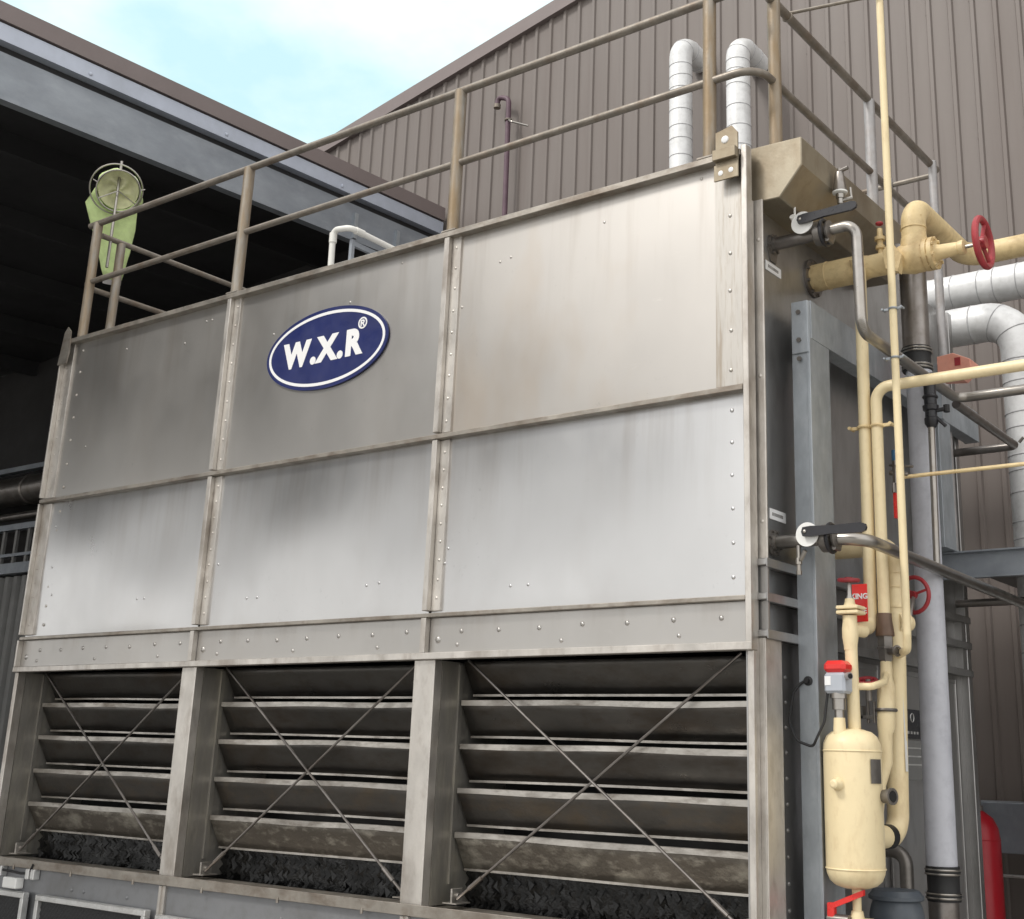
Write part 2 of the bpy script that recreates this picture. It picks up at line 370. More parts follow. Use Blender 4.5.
# roof, purlins, rear and end walls, posts
b = MB(); q0, q1 = eave(Ya,'g0')+.06, eave(Yb_,'g0')+.06; q2, q3 = q1-1.0, q0-1.0
b.add([(XE-.1,Ya,q0),(XE-.1,Yb_,q1),(-24,Yb_,q2),(-24,Ya,q3),(XE-.1,Ya,q0+.06),(XE-.1,Yb_,q1+.06),(-24,Yb_,q2+.06),(-24,Ya,q3+.06)],
                [(0,1,2,3),(7,6,5,4),(0,4,5,1),(1,5,6,2),(2,6,7,3),(3,7,4,0)])
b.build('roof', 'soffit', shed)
b = MB()
for xx in (-8.6, -10.2, -11.8, -13.4, -15, -17, -19):
    za_, zb_ = q0-(-7.1-xx)/16.9-.005, q1-(-7.1-xx)/16.9-.005
    b = MB(); b.add([(xx,Ya,za_-.22),(xx+.07,Ya,za_-.22),(xx+.07,Yb_,zb_-.22),(xx,Yb_,zb_-.22),(xx,Ya,za_),(xx+.07,Ya,za_),(xx+.07,Yb_,zb_),(xx,Yb_,zb_)],
          [(0,1,2,3),(7,6,5,4),(0,4,5,1),(1,5,6,2),(2,6,7,3),(3,7,4,0)])
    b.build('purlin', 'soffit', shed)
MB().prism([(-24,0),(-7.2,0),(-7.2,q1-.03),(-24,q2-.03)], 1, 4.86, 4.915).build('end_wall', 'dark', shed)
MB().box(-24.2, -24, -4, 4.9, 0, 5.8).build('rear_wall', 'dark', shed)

# things inside the shed glimpsed left of the tower
d = MB().cyl((-24, 4.3, 5.02), (-9, 4.3, 5.02), .20); d.torus((-13.6,4.3,5.02),(1,0,0),.2,.02); d.torus((-12.2,4.3,5.02),(1,0,0),.2,.02)
tag(d.build('ventilation_duct', 'stain_dk'), 'dark round duct running under the shed roof left of the tower', 'duct')
tag(MB().cyl((-24, 4.2, 4.62), (-9, 4.2, 4.62), .055).build('service_pipe', 'stain_dk'), 'thin dark pipe just below the round duct in the shed', 'pipe')
tag(MB().box(-24, -9, 4.5, 4.62, 5.40, 5.47).build('cable_tray', 'galv_dk'), 'narrow grey tray running above the round duct in the shed', 'cable tray')
t = thing('mezzanine_front', 'grey corrugated sheet front with open barred strip inside the shed', 'partition', (-14, 4, 0))
b = MB(); x = -22.0; vs = []; cnt = 0
while x < -9.4:
    for dx, dy in ((0,0),(.08,0),(.10,-.05),(.18,-.05)): vs += [(x+dx, 4.1+dy, .1), (x+dx, 4.1+dy, 3.75)]; cnt += 1
    x += .20
b.add(vs, [(2*i,2*i+2,2*i+3,2*i+1) for i in range(cnt-1)]); b.build('corrugated_sheet', 'slat', t, sharp=20)
b = MB().box(-22, -9.3, 3.98, 4.12, 3.78, 3.92); b.box(-22, -9.3, 4.0, 4.1, 4.38, 4.46); b.box(-22, -9.3, 4.02, 4.1, 4.02, 4.06); b.build('edge_beam', 'galv_dk', t)
x = -21.5
while x < -9.4: MB().box(x, x+.05, 4.03, 4.07, 3.92, 4.38).build('infill_bar', 'slat', t); x += .3
b = MB()
b.grid(lambda u, v: (-10.9+u*1.7+.04*math.sin(v*9), 2.9+.09*math.sin(u*7+v*3), .05+v*2.05+.06*math.sin(u*6)), 14, 14)
b.add([(-10.9,3.0,0),(-9.2,3.0,0),(-9.2,3.5,0),(-10.9,3.5,0),(-10.9,3.0,2.0),(-9.2,3.0,2.0),(-9.2,3.5,2.0),(-10.9,3.5,2.0)],
      [(0,3,2,1),(4,5,6,7),(0,1,5,4),(1,2,6,5),(2,3,7,6),(3,0,4,7)])
tag(b.build('covered_pallet', 'slate'), 'slate blue tarpaulin covered stack behind the left end of the tower', 'covered stack')

# ================================================================== COOLING TOWER
W = 2.0; XL = -6.0; DEP = 2.76
Z0, Z1, Z2, Z3, Z4 = .845, 2.134, 2.339, 3.354, 4.611
tower = thing('cooling_tower', 'large weathered stainless steel cooling tower with three bays of louvres', 'cooling tower', (-3, 1.35, 0))
def rivet_row(b, p0, p1, n, r=.012, jitter=.0):
    p0 = Vector(p0); p1 = Vector(p1)
    for i in range(n):
        p = p0.lerp(p1, i/(max(n-1,1)))+Vector((random.uniform(-jitter,jitter),0,random.uniform(-jitter,jitter)))
        b.dome(p, (0,-1,0), r, .55, 8)
def panel(x0, x1, z0, z1, matn, seed, bulge=.010, tilt=0.):
    bulge = (.010, .006, .012, .020, .018, .014)[seed]
    rnd = random.Random(seed); ph = [rnd.uniform(0, 6.28) for _ in range(6)]
    fx = rnd.uniform(1.2, 2.2); fz = rnd.uniform(.8, 1.6)
    def f(u, v):
        e = math.sin(PI*u)**.7*math.sin(PI*v)**.7 if 0 < u < 1 and 0 < v < 1 else 0
        y = -bulge*e*(.7+.5*math.sin(fx*u*PI+ph[0])*math.cos(fz*v*PI+ph[1])) + .0012*e*math.sin(5*u+ph[2])*math.sin(4*v+ph[3])
        return (x0+(x1-x0)*u, y+tilt*(v-.5), z0+(z1-z0)*v)
    b = MB().grid(f, 40, 28)
    for (du, dv) in dents[seed]:
        b.dome((x0+du*(x1-x0), f(du,dv)[1]-.001, z0+dv*(z1-z0)), (0,-1,0), .009, .4, 8)
    if seed == 5: rivet_row(b, (-.085, -.002, z0+.1), (-.085, -.002, z1-.1), 6, .011, .003)
    return b
dents = {0: [(.40,.86),(.75,.80),(.86,.90),(.89,.90),(.22,.30)], 1: [(.22,.72),(.58,.79),(.80,.93)], 2: [(.19,.80),(.23,.81),(.56,.86),(.87,.94),(.05,.62)],
         3: [(.66,.22),(.70,.22),(.10,.8),(.12,.5),(.14,.3)], 4: [(.22,.17),(.27,.17),(.75,.19),(.80,.20),(.06,.4)], 5: [(.28,.13),(.34,.13),(.05,.36),(.04,.28)]}
mats = ['panel_a', 'panel_b', 'panel_c', 'panel_d', 'panel_d', 'panel_d']
k = 0
for row, (za, zb) in enumerate(((Z3, Z4), (Z2, Z3))):
    for bay in range(3):
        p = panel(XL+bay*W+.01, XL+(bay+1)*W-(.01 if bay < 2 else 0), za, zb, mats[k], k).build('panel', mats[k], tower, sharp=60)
        p['label'] = ('upper' if row == 0 else 'lower')+' steel panel of the '+('left', 'middle', 'right')[bay]+' bay'
        k += 1
# vertical fins with riveted flanges
for i, X in enumerate((XL, XL+W, XL+2*W)):
    for za, zb in ((Z2+.022, Z3-.022), (Z3+.022, Z4-.02)):
        b = MB().box(X-.020 if i else X, X+.018, -.050, .01, za, zb, .003); b.box(X+.019, X+(.085 if i else .13), -.016, .005, za, zb, .002)
        rivet_row(b, (X+(.055 if i else .06), -.016, za+.07), (X+(.055 if i else .06), -.016, zb-.07), 9, .009, .004)
        if i == 0: rivet_row(b, (X+.23, -.004, za+.07), (X+.23, -.004, zb-.07), 7, .012, .004)
        b.build('mullion', 'frame', tower, sharp=40)
b = MB()
za, zb = Z3+.022, Z4-.02; b.box(-.17, -.002, -.012, .006, za, zb, .001); rivet_row(b, (-.085, -.012, za+.08), (-.085, -.012, zb-.1), 6, .011, .003)
b.build('riveted_strip', M['strip'], tower, sharp=40)
b = MB(); b.box(.0, .031, -.050, .01, Z1-.04, Z4+.03, .003); b.box(.002, .028, .0105, .0285, .02, 4.35); b.build('corner_post', 'frame', tower)
# horizontal angles
for z, yy, h in ((Z4, -.055, .026), (Z3, -.055, .020), (Z2, -.050, .016)):
    b = MB(); b.box(XL+.02, -.001, yy, .012, z-h, z+h*.4, .003); b.build('rail_angle', 'rail', tower)
MB().box(XL, .033, -.055, .0095, Z1-.038, Z1-.002, .003).build('header_rail', 'frame', tower)
# dimpled header strips
for bay in range(3):
    x0, x1 = XL+bay*W+.022, XL+(bay+1)*W-(.022 if bay < 2 else .001)
    b = MB().box(x0, x1, -.012, .01, Z1, Z2-.018)
    rivet_row(b, (x0+.22, -.012, (Z1+Z2)/2+.01), (x1-.14, -.012, (Z1+Z2)/2+.01), 7, .014, .006)
    for q in range(3): b.dome((x0+.2+q*.7, -.012, Z1+.04), (0,-1,0), .012, .6, 8)
    b.dome((x0+.06, -.012, Z1+.07), (0,-1,0), .020, .5, 10)
    b.build('header_strip', 'panel_b', tower, sharp=50)
    if bay: MB().box(XL+bay*W-.018, XL+bay*W+.018, -.05, .01, Z1, Z2-.018).build('mullion', 'frame', tower)
MB().box(XL, XL+.02, -.05, .01, Z1, Z2-.018).build('mullion', 'frame', tower)
# louvre bays
posts = [(-6.0, -5.96), (-4.085, -3.945), (-2.068, -1.917), (-.002, .030)]
for i, (a, c) in enumerate(posts):
    b = MB().box(a, c, -.03, .035 if i < 3 else .0095, Z0-.03, Z1-.038, .004)
    if 0 < i < 3: b.box((a+c)/2-.02, (a+c)/2+.02, .036, .40, Z0, Z1-.04)
    b.build('louver_post', 'frame', tower)
def plate(x0, x1, ya, za, yb, zb, th=.004):
    n = Vector((0, zb-za, -(yb-ya))).normalized()*th
    return [(x0,ya,za),(x1,ya,za),(x1,yb,zb),(x0,yb,zb),(x0,ya+n.y,za+n.z),(x1,ya+n.y,za+n.z),(x1,yb+n.y,zb+n.z),(x0,yb+n.y,zb+n.z)]
BF = [(0,3,2,1),(4,5,6,7),(0,1,5,4),(1,2,6,5),(2,3,7,6),(3,0,4,7)]
lipz = [2.096, 1.870, 1.644, 1.418, 1.193]
for bay in range(3):
    x0, x1 = posts[bay][1]+.002, posts[bay+1][0]-.002
    for sx, xj in ((0, x0), (1, x1)):
        b = MB()
        X = xj if sx == 0 else xj
        b.box(X-.009 if sx == 0 else X, X if sx == 0 else X+.009, .036, .62, Z0, Z1-.04)
        if sx == 0:
            b.box(X, X+.010, .17, .20, Z0+.1, Z1-.05)
        b.build('jamb', 'jamb', tower)
    for j, z in enumerate(lipz):
        rr = random.uniform(-.004, .004)
        bl = MB(); xa, xb = x0+.022, x1-.012
        ya_, yb2 = .185, .285; dz = .178
        def f(u, v, z=z, rr=rr): return (xa+(xb-xa)*u, ya_+(yb2-ya_)*v+.003*math.sin(7*u+z*9), z-dz*v+rr*math.sin(5*u+j)+.004*math.sin(3*u+z*4))
        bl.grid(f, 24, 4)
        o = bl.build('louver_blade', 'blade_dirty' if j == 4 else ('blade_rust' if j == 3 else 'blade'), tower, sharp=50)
        sm = o.modifiers.new('thick', 'SOLIDIFY'); sm.thickness = .004
        if j == 4: o['label'] = 'lowest louvre blade crusted with pale scale'
        # folded front lip and rear hem
        lp = MB(); n = 24
        for (dy0, dy1, za_, zb_) in ((-.004, .012, -.014, .014),):
            if j == 0: continue
            vs = []
            for q in range(n+1):
                u = q/n; X_, Y_, Z_ = f(u, 0); wob = .003*math.sin(11*u+z*5)
                vs += [(X_,Y_+dy0,Z_+za_+wob),(X_,Y_+dy0,Z_+zb_+wob*.4),(X_,Y_+dy1,Z_+zb_+.002+wob*.4),(X_,Y_+dy1,Z_+za_+wob)]
            fs = []
            for q in range(n):
                for e in range(4): fs.append((q*4+e, (q+1)*4+e, (q+1)*4+(e+1)%4, q*4+(e+1)%4))
            fs += [(0,1,2,3), (n*4+3,n*4+2,n*4+1,n*4)]
            lp.add(vs, fs)
        vs = []; fs = []
        for q in range(n+1):
            u = q/n; X_, Y_, Z_ = f(u, 1); vs += [(X_,Y_-.012,Z_-.006),(X_,Y_-.012,Z_+.006),(X_,Y_+.012,Z_+.006),(X_,Y_+.012,Z_-.006)]
        for q in range(n):
            for e in range(4): fs.append((q*4+e, (q+1)*4+e, (q+1)*4+(e+1)%4, q*4+(e+1)%4))
        lp.add(vs, fs); lp.build('blade_lip', 'lip', o, sharp=40)
    # cross bracing
    yr = .12; br = [((x0+.11, yr, 2.10), (x1-.10, yr-.02, .885)), ((x1-.12, yr+.02, 2.10), (x0+.13, yr-.02, .885))]
    for q, (p0, p1) in enumerate(br):
        r_ = MB().cyl(p0, p1, .0075, n=8)
        pm = Vector(p0).lerp(Vector(p1), .93); d_ = (Vector(p1)-Vector(p0)).normalized(); r_.cyl(pm-d_*.05, pm+d_*.05, .0125, n=8)
        r_.build('brace_rod', 'stain_dk', tower)
    for xx in (x0+.11, x1-.09):
        b = MB(); b.prism([(xx-.045,.06),(xx+.05,.06),(xx+.05,.17),(xx-.02,.17)], 2, .862, .868); b.box(xx-.006, xx+.006, .075, .16, .866, .935, .002); b.cyl((xx-.02,.115,.90),(xx+.02,.115,.90),.013, n=8)
        b.build('brace_bracket', 'lip', tower)
    # wet fill visible below the lowest blade
    nx = int((x1-x0)/.022)
    def ff(u, v):
        X_ = x0+(x1-x0)*u; i_ = int(round(u*nx)); j_ = int(round(v*22))
        return (X_, .31+(.03 if (i_+j_) % 2 else 0)+random.uniform(-.005,.005), (.50+v*.62)+.016*(1 if i_ % 2 else -1))
    MB().grid(ff, nx, 22).build('fill_pack', 'fill', tower, sharp=15)
    MB().box(x0-.01, x1+.01, .62, .64, .5, 2.2).build('bay_shade_sheet', 'hole', tower)  # near-black sheet added to stand in for the shade inside the tower
# sill, basin, filter screens
b = MB().box(XL-.01, .03, -.065, .0095, Z0-.035, Z0-.006); b.box(XL-.01, -.032, .0095, .185, Z0-.035, Z0-.006); b.box(XL-.01, .03, -.068, -.058, Z0-.045, Z0+.012, .002)
for q in range(9): b.cyl((-5.6+q*.66, -.068, Z0-.03), (-5.6+q*.66, -.068, Z0-.06), .009, n=6)
b.build('sill', 'rail', tower)
b = MB().box(XL, .028, -.035, .0095, .02, Z0-.046)
for bay in range(3):
    for q in (.55, .62, .86): b.dome((XL+bay*W+q*1.9, -.035, .70), (0,-1,0), .014, .5, 8)
b.build('basin_panel', 'basin', tower)
b = MB()
for i in (1, 2): MB().box(XL+i*W-.03, XL+i*W-.008, -.06, -.035, .02, Z0-.05).box(XL+i*W-.008, XL+i*W+.02, -.05, -.035, .02, Z0-.05).build('basin_stiffener', 'frame', tower)
def screen(x0, x1, z1, lab):
    s_ = thing('filter_screen', lab, 'filter screen', (x0+.5, -.08, .02), 'mesh screens hung along the basin'); fw = .035
    b = MB(); b.box(x0, x1, -.11, -.064, z1-fw, z1, .004); b.box(x0, x0+fw, -.11, -.064, .03, z1-fw, .004); b.box(x1-fw, x1, -.11, -.064, .03, z1-fw, .004); b.box(x0, x1, -.11, -.064, .0, .03, .004)
    b.build('frame', 'alu', s_)
    m_ = MB(); nx_ = int((x1-x0)/.02)
    m_.grid(lambda u, v: (x0+fw+(x1-x0-2*fw)*u, -.085+.006*((int(round(u*nx_))+int(round(v*30))) % 2), .03+(z1-fw-.03)*v), nx_, 30)
    m_.build('mesh', 'mesh', s_, sharp=10)
screen(-6.45, -5.375, .655, 'white framed black mesh screen at the left corner of the basin')
screen(-5.235, -4.075, .655, 'white framed black mesh screen below the left louvre bay')
screen(-3.975, -2.83, .64, 'white framed black mesh screen below the middle louvre bay')
# sensor box and cable clipped by the screens
t = thing('junction_box', 'small white junction box with clipped cable above the left mesh screen', 'junction box', (-5.62, -.07, .69))
MB().box(-5.66, -5.50, -.10, -.037, .668, .735, .006).build('box', 'white', t)
MB().tube([(-5.9,-.06,.80),(-5.72,-.07,.775),(-5.5,-.07,.765),(-5.4,-.07,.775),(-5.37,-.07,.83)], .008, .03, 8).build('cable', 'rubber', t)
for xx in (-5.74, -5.41, -5.35): MB().box(xx-.02, xx+.02, -.085, -.036, .735, .80, .004).build('cable_clip', 'alu', t)

# right side of the tower
b = MB().box(-.03, 0.0, .012, DEP, 2.489, Z4-.02); b.build('side_panel', 'side', tower)
b = MB().box(0.001, .070, .045, .058, 2.523, 4.36, .003)
for q in range(3): b.dome((.045, .045, 2.7+q*.72), (0,-1,0), .011, .5, 8)
b.build('side_frame_flange', 'frame', tower)
for z, xo in ((2.505, .075), (2.345, .075), (2.175, .075)):
    b = MB(); b.box(.0, xo, .02, DEP+.02, z-.016, z+.016, .004); b.box(xo, xo+.005, .02, DEP+.02, z-.024, z+.018, .002)
    b.build('side_ledge', 'side', tower)
for za, zb in ((2.363, 2.487), (2.193, 2.327)):
    b = MB(); b.box(-.03, .012, .012, DEP, za, zb); b.box(.012, .070, .045, .06, za, zb); b.box(.012, .06, DEP-.1, DEP-.04, za, zb); b.box(.012, .05, 1.3, 1.34, za, zb)
    b.build('side_band', 'side', tower)
b = MB().box(0.0, .055, .03, .043, .3, 2.157, .003); b.box(.055, .062, .03, .19, .3, 2.157, .002)
b.build('side_corner_post', 'frame', tower)
b = MB().box(-.03, 0.008, .012, DEP, .02, 2.157)
for q in range(14): b.dome((.009, .33, .5+q*.115), (1,0,0), .011, .6, 8)
b.build('side_basin_wall', 'side', tower)
for (ya2, yb3) in ((.60, 1.42), (1.50, 2.62)):
    b = MB()
    b.box(.008, .026, ya2, ya2+.03, .7, 2.13, .003); b.box(.008, .026, yb3-.03, yb3, .7, 2.13, .003); b.box(.008, .026, ya2+.03, yb3-.03, 2.10, 2.13, .003); b.box(.008, .018, ya2+.03, yb3-.03, .72, 2.10)
    b.cyl((.018,ya2+.10,1.5),(.04,ya2+.10,1.5),.018, n=10)
    b.build('access_door', 'side', tower)
b = MB().box(-.02, .06, DEP-.02, DEP+.05, .02, Z4-.03, .004); b.build('rear_corner_post', 'side', tower)
MB().box(XL, -.02, DEP-.02, DEP, .02, Z4-.02).build('back_panel', 'side', tower)
b = MB().box(XL, XL+.02, .02, DEP-.02, .02, Z4-.02); b.build('end_panel', 'side', tower)
MB().box(XL+.02, -.031, .014, DEP-.02, Z4-.05, Z4-.03).build('top_deck', 'side', tower)
# projecting side hood with chamfered underside
MB().prism([(-.02,4.354),(.163,4.348),(.29,4.50),(.29,4.655),(-.02,4.665)], 1, .055, 1.48).build('side_hood', 'hood', tower, sharp=15, bevel=.006)
# lifting lugs
b = MB().prism([(-.135,4.55),(-.006,4.55),(-.006,4.71),(-.04,4.755),(-.135,4.735)], 1, -.070, -.060)
b.box(-.14, -.006, -.10, -.070, 4.565, 4.625, .003); b.box(-.145, -.004, -.072, -.062, 4.46, 4.55, .002)
lug = b.build('lifting_lug', 'hood', tower, sharp=20)
for px_, pz_, rr_ in ((-.08, 4.685, .022), (-.105, 4.50, .016), (-.045, 4.505, .016)):
    MB().dome((px_, -.071, pz_), (0,-1,0), rr_, .35, 12).build('lug_bolt', 'lwhite', lug)
b = MB().prism([(-5.995,4.42),(-5.88,4.42),(-5.86,4.52),(-5.875,4.68),(-5.92,4.72),(-5.955,4.68)], 1, -.066, -.056)
b.cyl((-5.915,-.068,4.66),(-5.915,-.066,4.66),.016, n=10)
b.build('lifting_lug', 'rail', tower, sharp=20)

# round badge with the maker's letters
bc = Vector((-3.022, -.010, 4.068)); RX, RZ = .553, .270
def ell(rx, rz, y0, y1, n=72):
    b = MB(); b.prism([(bc.x+rx*math.cos(2*PI*i/n), bc.z+rz*math.sin(2*PI*i/n)) for i in range(n)], 1, y1, y0); return b
badge = ell(RX, RZ, -.009, -.0185).build('badge_plate', 'blue', tower, sharp=40)
badge['label'] = 'navy oval badge with a white ring reading W.X.R'
def ring(rx, rz, w_, y, n=72):
    b = MB(); vs = []
    for i in range(n):
        c_, s_ = math.cos(2*PI*i/n), math.sin(2*PI*i/n)
        vs += [(bc.x+rx*c_, y, bc.z+rz*s_), (bc.x+(rx-w_)*c_, y, bc.z+(rz-w_)*s_), (bc.x+(rx-w_)*c_, y+.003, bc.z+(rz-w_)*s_), (bc.x+rx*c_, y+.003, bc.z+rz*s_)]
    fs = []
    for i in range(n):
        for e in range(4): fs.append((i*4+e, ((i+1)%n)*4+e, ((i+1)%n)*4+(e+1)%4, i*4+(e+1)%4))
    return b.add(vs, fs)
ring(RX-.024, RZ-.024, .020, -.0200).build('badge_ring', 'lwhite', badge, sharp=40)
def text(s, name, size, loc, m, parent, off=0., shear=0., ext=.0015, rotz=0., align='CENTER', sx=1., space=1.):
    cu = bpy.data.curves.new('lettering', 'FONT'); cu.body = s; cu.size = size; cu.align_x = align; cu.align_y = 'CENTER'
    cu.offset = off; cu.space_character = space; cu.shear = shear; cu.extrude = ext; cu.resolution_u = 6
    tmp = bpy.data.objects.new('lettering', cu); COL.objects.link(tmp)
    bpy.context.view_layer.update()
    me = bpy.data.meshes.new_from_object(tmp.evaluated_get(bpy.context.evaluated_depsgraph_get()))
    bpy.data.objects.remove(tmp); bpy.data.curves.remove(cu)
    rx = Matrix.Rotation(PI/2, 4, 'X'); me.transform(Matrix.Translation(loc) @ Matrix.Rotation(rotz, 4, 'Z') @ rx @ Matrix.Diagonal((sx, 1, 1, 1)))
    me.transform(Matrix.Translation(-Vector(parent['_w'])))
    me.materials.clear(); me.materials.append(M[m]); o = bpy.data.objects.new(name, me); COL.objects.link(o); o.parent = parent; o['_w'] = parent['_w']
    return o
text('W.X.R', 'badge_lettering', .222, (bc.x-.03, -.0195, bc.z-.012), 'lwhite', badge, .0135, .0, .001, 0, 'CENTER', .98, 1.2)
text('\u00ae', 'badge_mark', .10, (bc.x+.325, -.0195, bc.z+.105), 'lwhite', badge, 0.002, 0, .001)

# ================================================================== GUARD RAIL
rail = thing('guard_rail', 'rusty tubular guard rail round the top of the cooling tower', 'railing', (-3, 0, 4.6))
ZT, ZM = 5.585, 5.088
MB().tube([(-5.905,-.01,ZT),(.02,-.01,ZT)], .025, .1, 12).build('top_rail', 'rtube', rail)
MB().tube([(-5.905,.10,ZT-.04),(-5.905,2.6,ZT-.04)], .023, .1, 12).build('top_rail', 'rtube', rail)
MB().tube([(.08,.12,ZT),(.08,2.62,ZT)], .026, .1, 12).build('top_rail', 'rtube', rail)
MB().tube([(-5.905,2.6,ZM),(-5.93,-.01,ZM),(.08,-.01,ZM),(.08,2.66,ZM)], .0225, .13, 12).build('mid_rail', 'rtube', rail)
MB().tube([(-.9,2.6,ZT-.04),(.08,2.6,ZT-.04)], .019, .1, 12).build('top_rail', 'rtube', rail)
for X, Y, r_, z0_ in ((-5.80,-.01,.037,4.60),(-3.985,-.01,.039,4.60),(-1.992,-.01,.039,4.60),(-.205,-.01,.037,4.60)):
    MB().cyl((X,Y,z0_),(X,Y,ZT),r_, n=14).build('post', 'pole', rail)
MB().cyl((-5.905,.28,4.60),(-5.905,.28,ZT-.05),.036, n=14).build('post', 'pole', rail)
MB().cyl((.08,.19,4.66),(.08,.19,ZT+.12),.036, n=14).build('post', 'pole', rail)
MB().cyl((.08,1.47,4.64),(.08,1.47,ZT),.034, n=14).build('post', 'pgrey', rail)
MB().cyl((.09,2.52,2.86),(.09,2.52,ZT+.02),.029, n=14).build('post', 'pgrey', rail)
MB().cyl((-.25,2.58,4.64),(-.25,2.58,ZT),.026, n=14).build('post', 'pgrey', rail)
b = MB()
for X in (-3.985,-1.992,-.205): MB().box(X-.055, X+.055, -.055, .05, 4.622, 4.634, .002).build('post_foot', 'rail', rail)
# stay rod from the rail to the tall thin cream pipe
st = MB().cyl((.10,.36,5.60),(.60,.50,5.62),.010, n=10); st.torus((.08,.36,5.585),(0,1,0),.026,.008,18,8)
tag(st.build('stay_rod', 'rtube'), 'thin grey stay rod from guard rail to tall thin cream pipe', 'rod')

# windsock on its mast
ws = thing('windsock', 'limp lime green windsock in a wire ring at the railing corner', 'windsock', (-5.98, .18, 4.7))
mc = Vector((-5.8970, 0.1800, 5.9790)); 
MB().tube([(mc.x-.01,.18,5.3),(mc.x-.01,.18,mc.z+.26)], .012, .05, 10).build('mast', 'stain', ws)
wn = (CAMP-mc).normalized(); wn = (wn+Vector((0,0,-.15))).normalized()
b = MB().torus(mc-Vector((0,.02,0)), wn, .205, .006, 40, 8); b.torus(mc+wn*.05, wn, .17, .006, 40, 8)
ux = Vector((0,0,1)).cross(wn).normalized(); uz = wn.cross(ux)
for a_ in (-2.6, -.55): 
    b.cyl(mc+wn*.05, mc+wn*.05+(ux*math.cos(a_)+uz*math.sin(a_))*.17, .005, n=6)
for a_ in (2.9, .2, -1.5): b.cyl(mc+wn*.05+(ux*math.cos(a_)+uz*math.sin(a_))*.17, mc+(ux*math.cos(a_)+uz*math.sin(a_))*.205, .005, n=6)
b.build('wire_ring', 'stain', ws)
# cloth: mouth ring, then folding down behind it to the tail
n = 36; rings = []
secs = [(mc+wn*.045, ux*.165, uz*.165), (mc-wn*.02, ux*.168, uz*.166), (mc-wn*.09-uz*.05, ux*.19, (uz*.8-wn*.3)*.16),
        (mc-wn*.12-uz*.16-ux*.035, ux*.205, wn*.08), (mc-wn*.11-uz*.33-ux*.0, ux*.175, wn*.06), (mc-wn*.10-uz*.52+ux*.035, ux*.13, wn*.05),
        (mc-wn*.09-uz*.68+ux*.045, ux*.09, wn*.045), (mc-wn*.09-uz*.76+ux*.05, ux*.072, wn*.04)]
vs = []; fs = []
for si, (c_, a_, b_) in enumerate(secs):
    for q in range(n):
        th = 2*PI*q/n; wob = 1+(.05*math.sin(3*th+si)+.04*math.sin(7*th+si*2))*(0 if si == 0 else 1)
        vs.append(c_+(a_*math.cos(th)+b_*math.sin(th))*wob)
for si in range(len(secs)-1):
    for q in range(n): fs.append((si*n+q, si*n+(q+1)%n, (si+1)*n+(q+1)%n, (si+1)*n+q))
o = MB().add(vs, fs).build('sock', 'lime', ws, sharp=70)
sm = o.modifiers.new('thick', 'SOLIDIFY'); sm.thickness = .004
vs = []; fs = []
for j in range(7):
    for q in range(n):
        th = 2*PI*q/n; rr = .158*(1-j/6); vs.append(mc-wn*(.0+.05*math.sin(j*.5))+ (ux*math.cos(th)+uz*math.sin(th))*rr + wn*(.022*math.sin(5*th+j)*math.sin(PI*j/6)))
for j in range(6):
    for q in range(n): fs.append((j*n+q, j*n+(q+1)%n, (j+1)*n+(q+1)%n, (j+1)*n+q))
MB().add(vs, fs).build('lining', 'limein', ws, sharp=70)
c_ = secs[-1][0]; b = MB(); vs = []
for kz in (0, -.045):
    for q in range(n): th = 2*PI*q/n; vs.append(c_+ux*.073*math.cos(th)+wn*.041*math.sin(th)+uz*kz)
b.add(vs, [(q, (q+1)%n, n+(q+1)%n, n+q) for q in range(n)]); b.build('tail_band', 'pgrey', ws, sharp=70)

# white plastic pipe over the tower roof
b = MB().tube([(-4.17,1.0,4.60),(-4.19,1.0,5.53),(-4.0,1.0,5.505),(-4.0,2.3,5.48)], .024, .05, 12)
b.cyl((-4.185,1.0,5.42),(-4.185,1.0,5.50),.030,n=12); b.cyl((-4.0,1.06,5.504),(-4.0,1.14,5.503),.030,n=12)
tag(b.build('vent_pipe', 'pvcw'), 'white plastic pipe bent into an arch above the tower roof', 'pipe')
b = MB().box(-4.06, -4.03, 1.06, 1.09, 4.6, 5.44); b.box(-4.06, -4.03, 1.09, 2.2, 5.39, 5.43)
tag(b.build('pipe_support', 'galv_dk'), 'thin grey frame under the white arched pipe', 'support frame')

# mauve gooseneck on the wall
t = thing('gooseneck_pipe', 'thin dark mauve gooseneck vent pipe on the brown wall', 'pipe', (-5.7, 4.85, 3))
MB().tube([(-5.69,4.87,5.5),(-5.735,4.87,8.98),(-5.90,4.87,9.05),(-5.91,4.87,8.93)], .030, .09, 12).build('pipe', 'mauve', t)
b = MB().cyl((-5.91,4.87,8.955),(-5.91,4.87,8.91),.042,n=12); b.torus((-5.728,4.87,8.7),(0,0,1),.036,.012,18,8); b.build('collar', 'rtube', t)
b = MB().tube([(-5.72,4.86,8.70),(-5.62,4.80,8.62),(-5.45,4.9,8.56)], .012, .02, 8); b.build('bracket', 'stain', t)

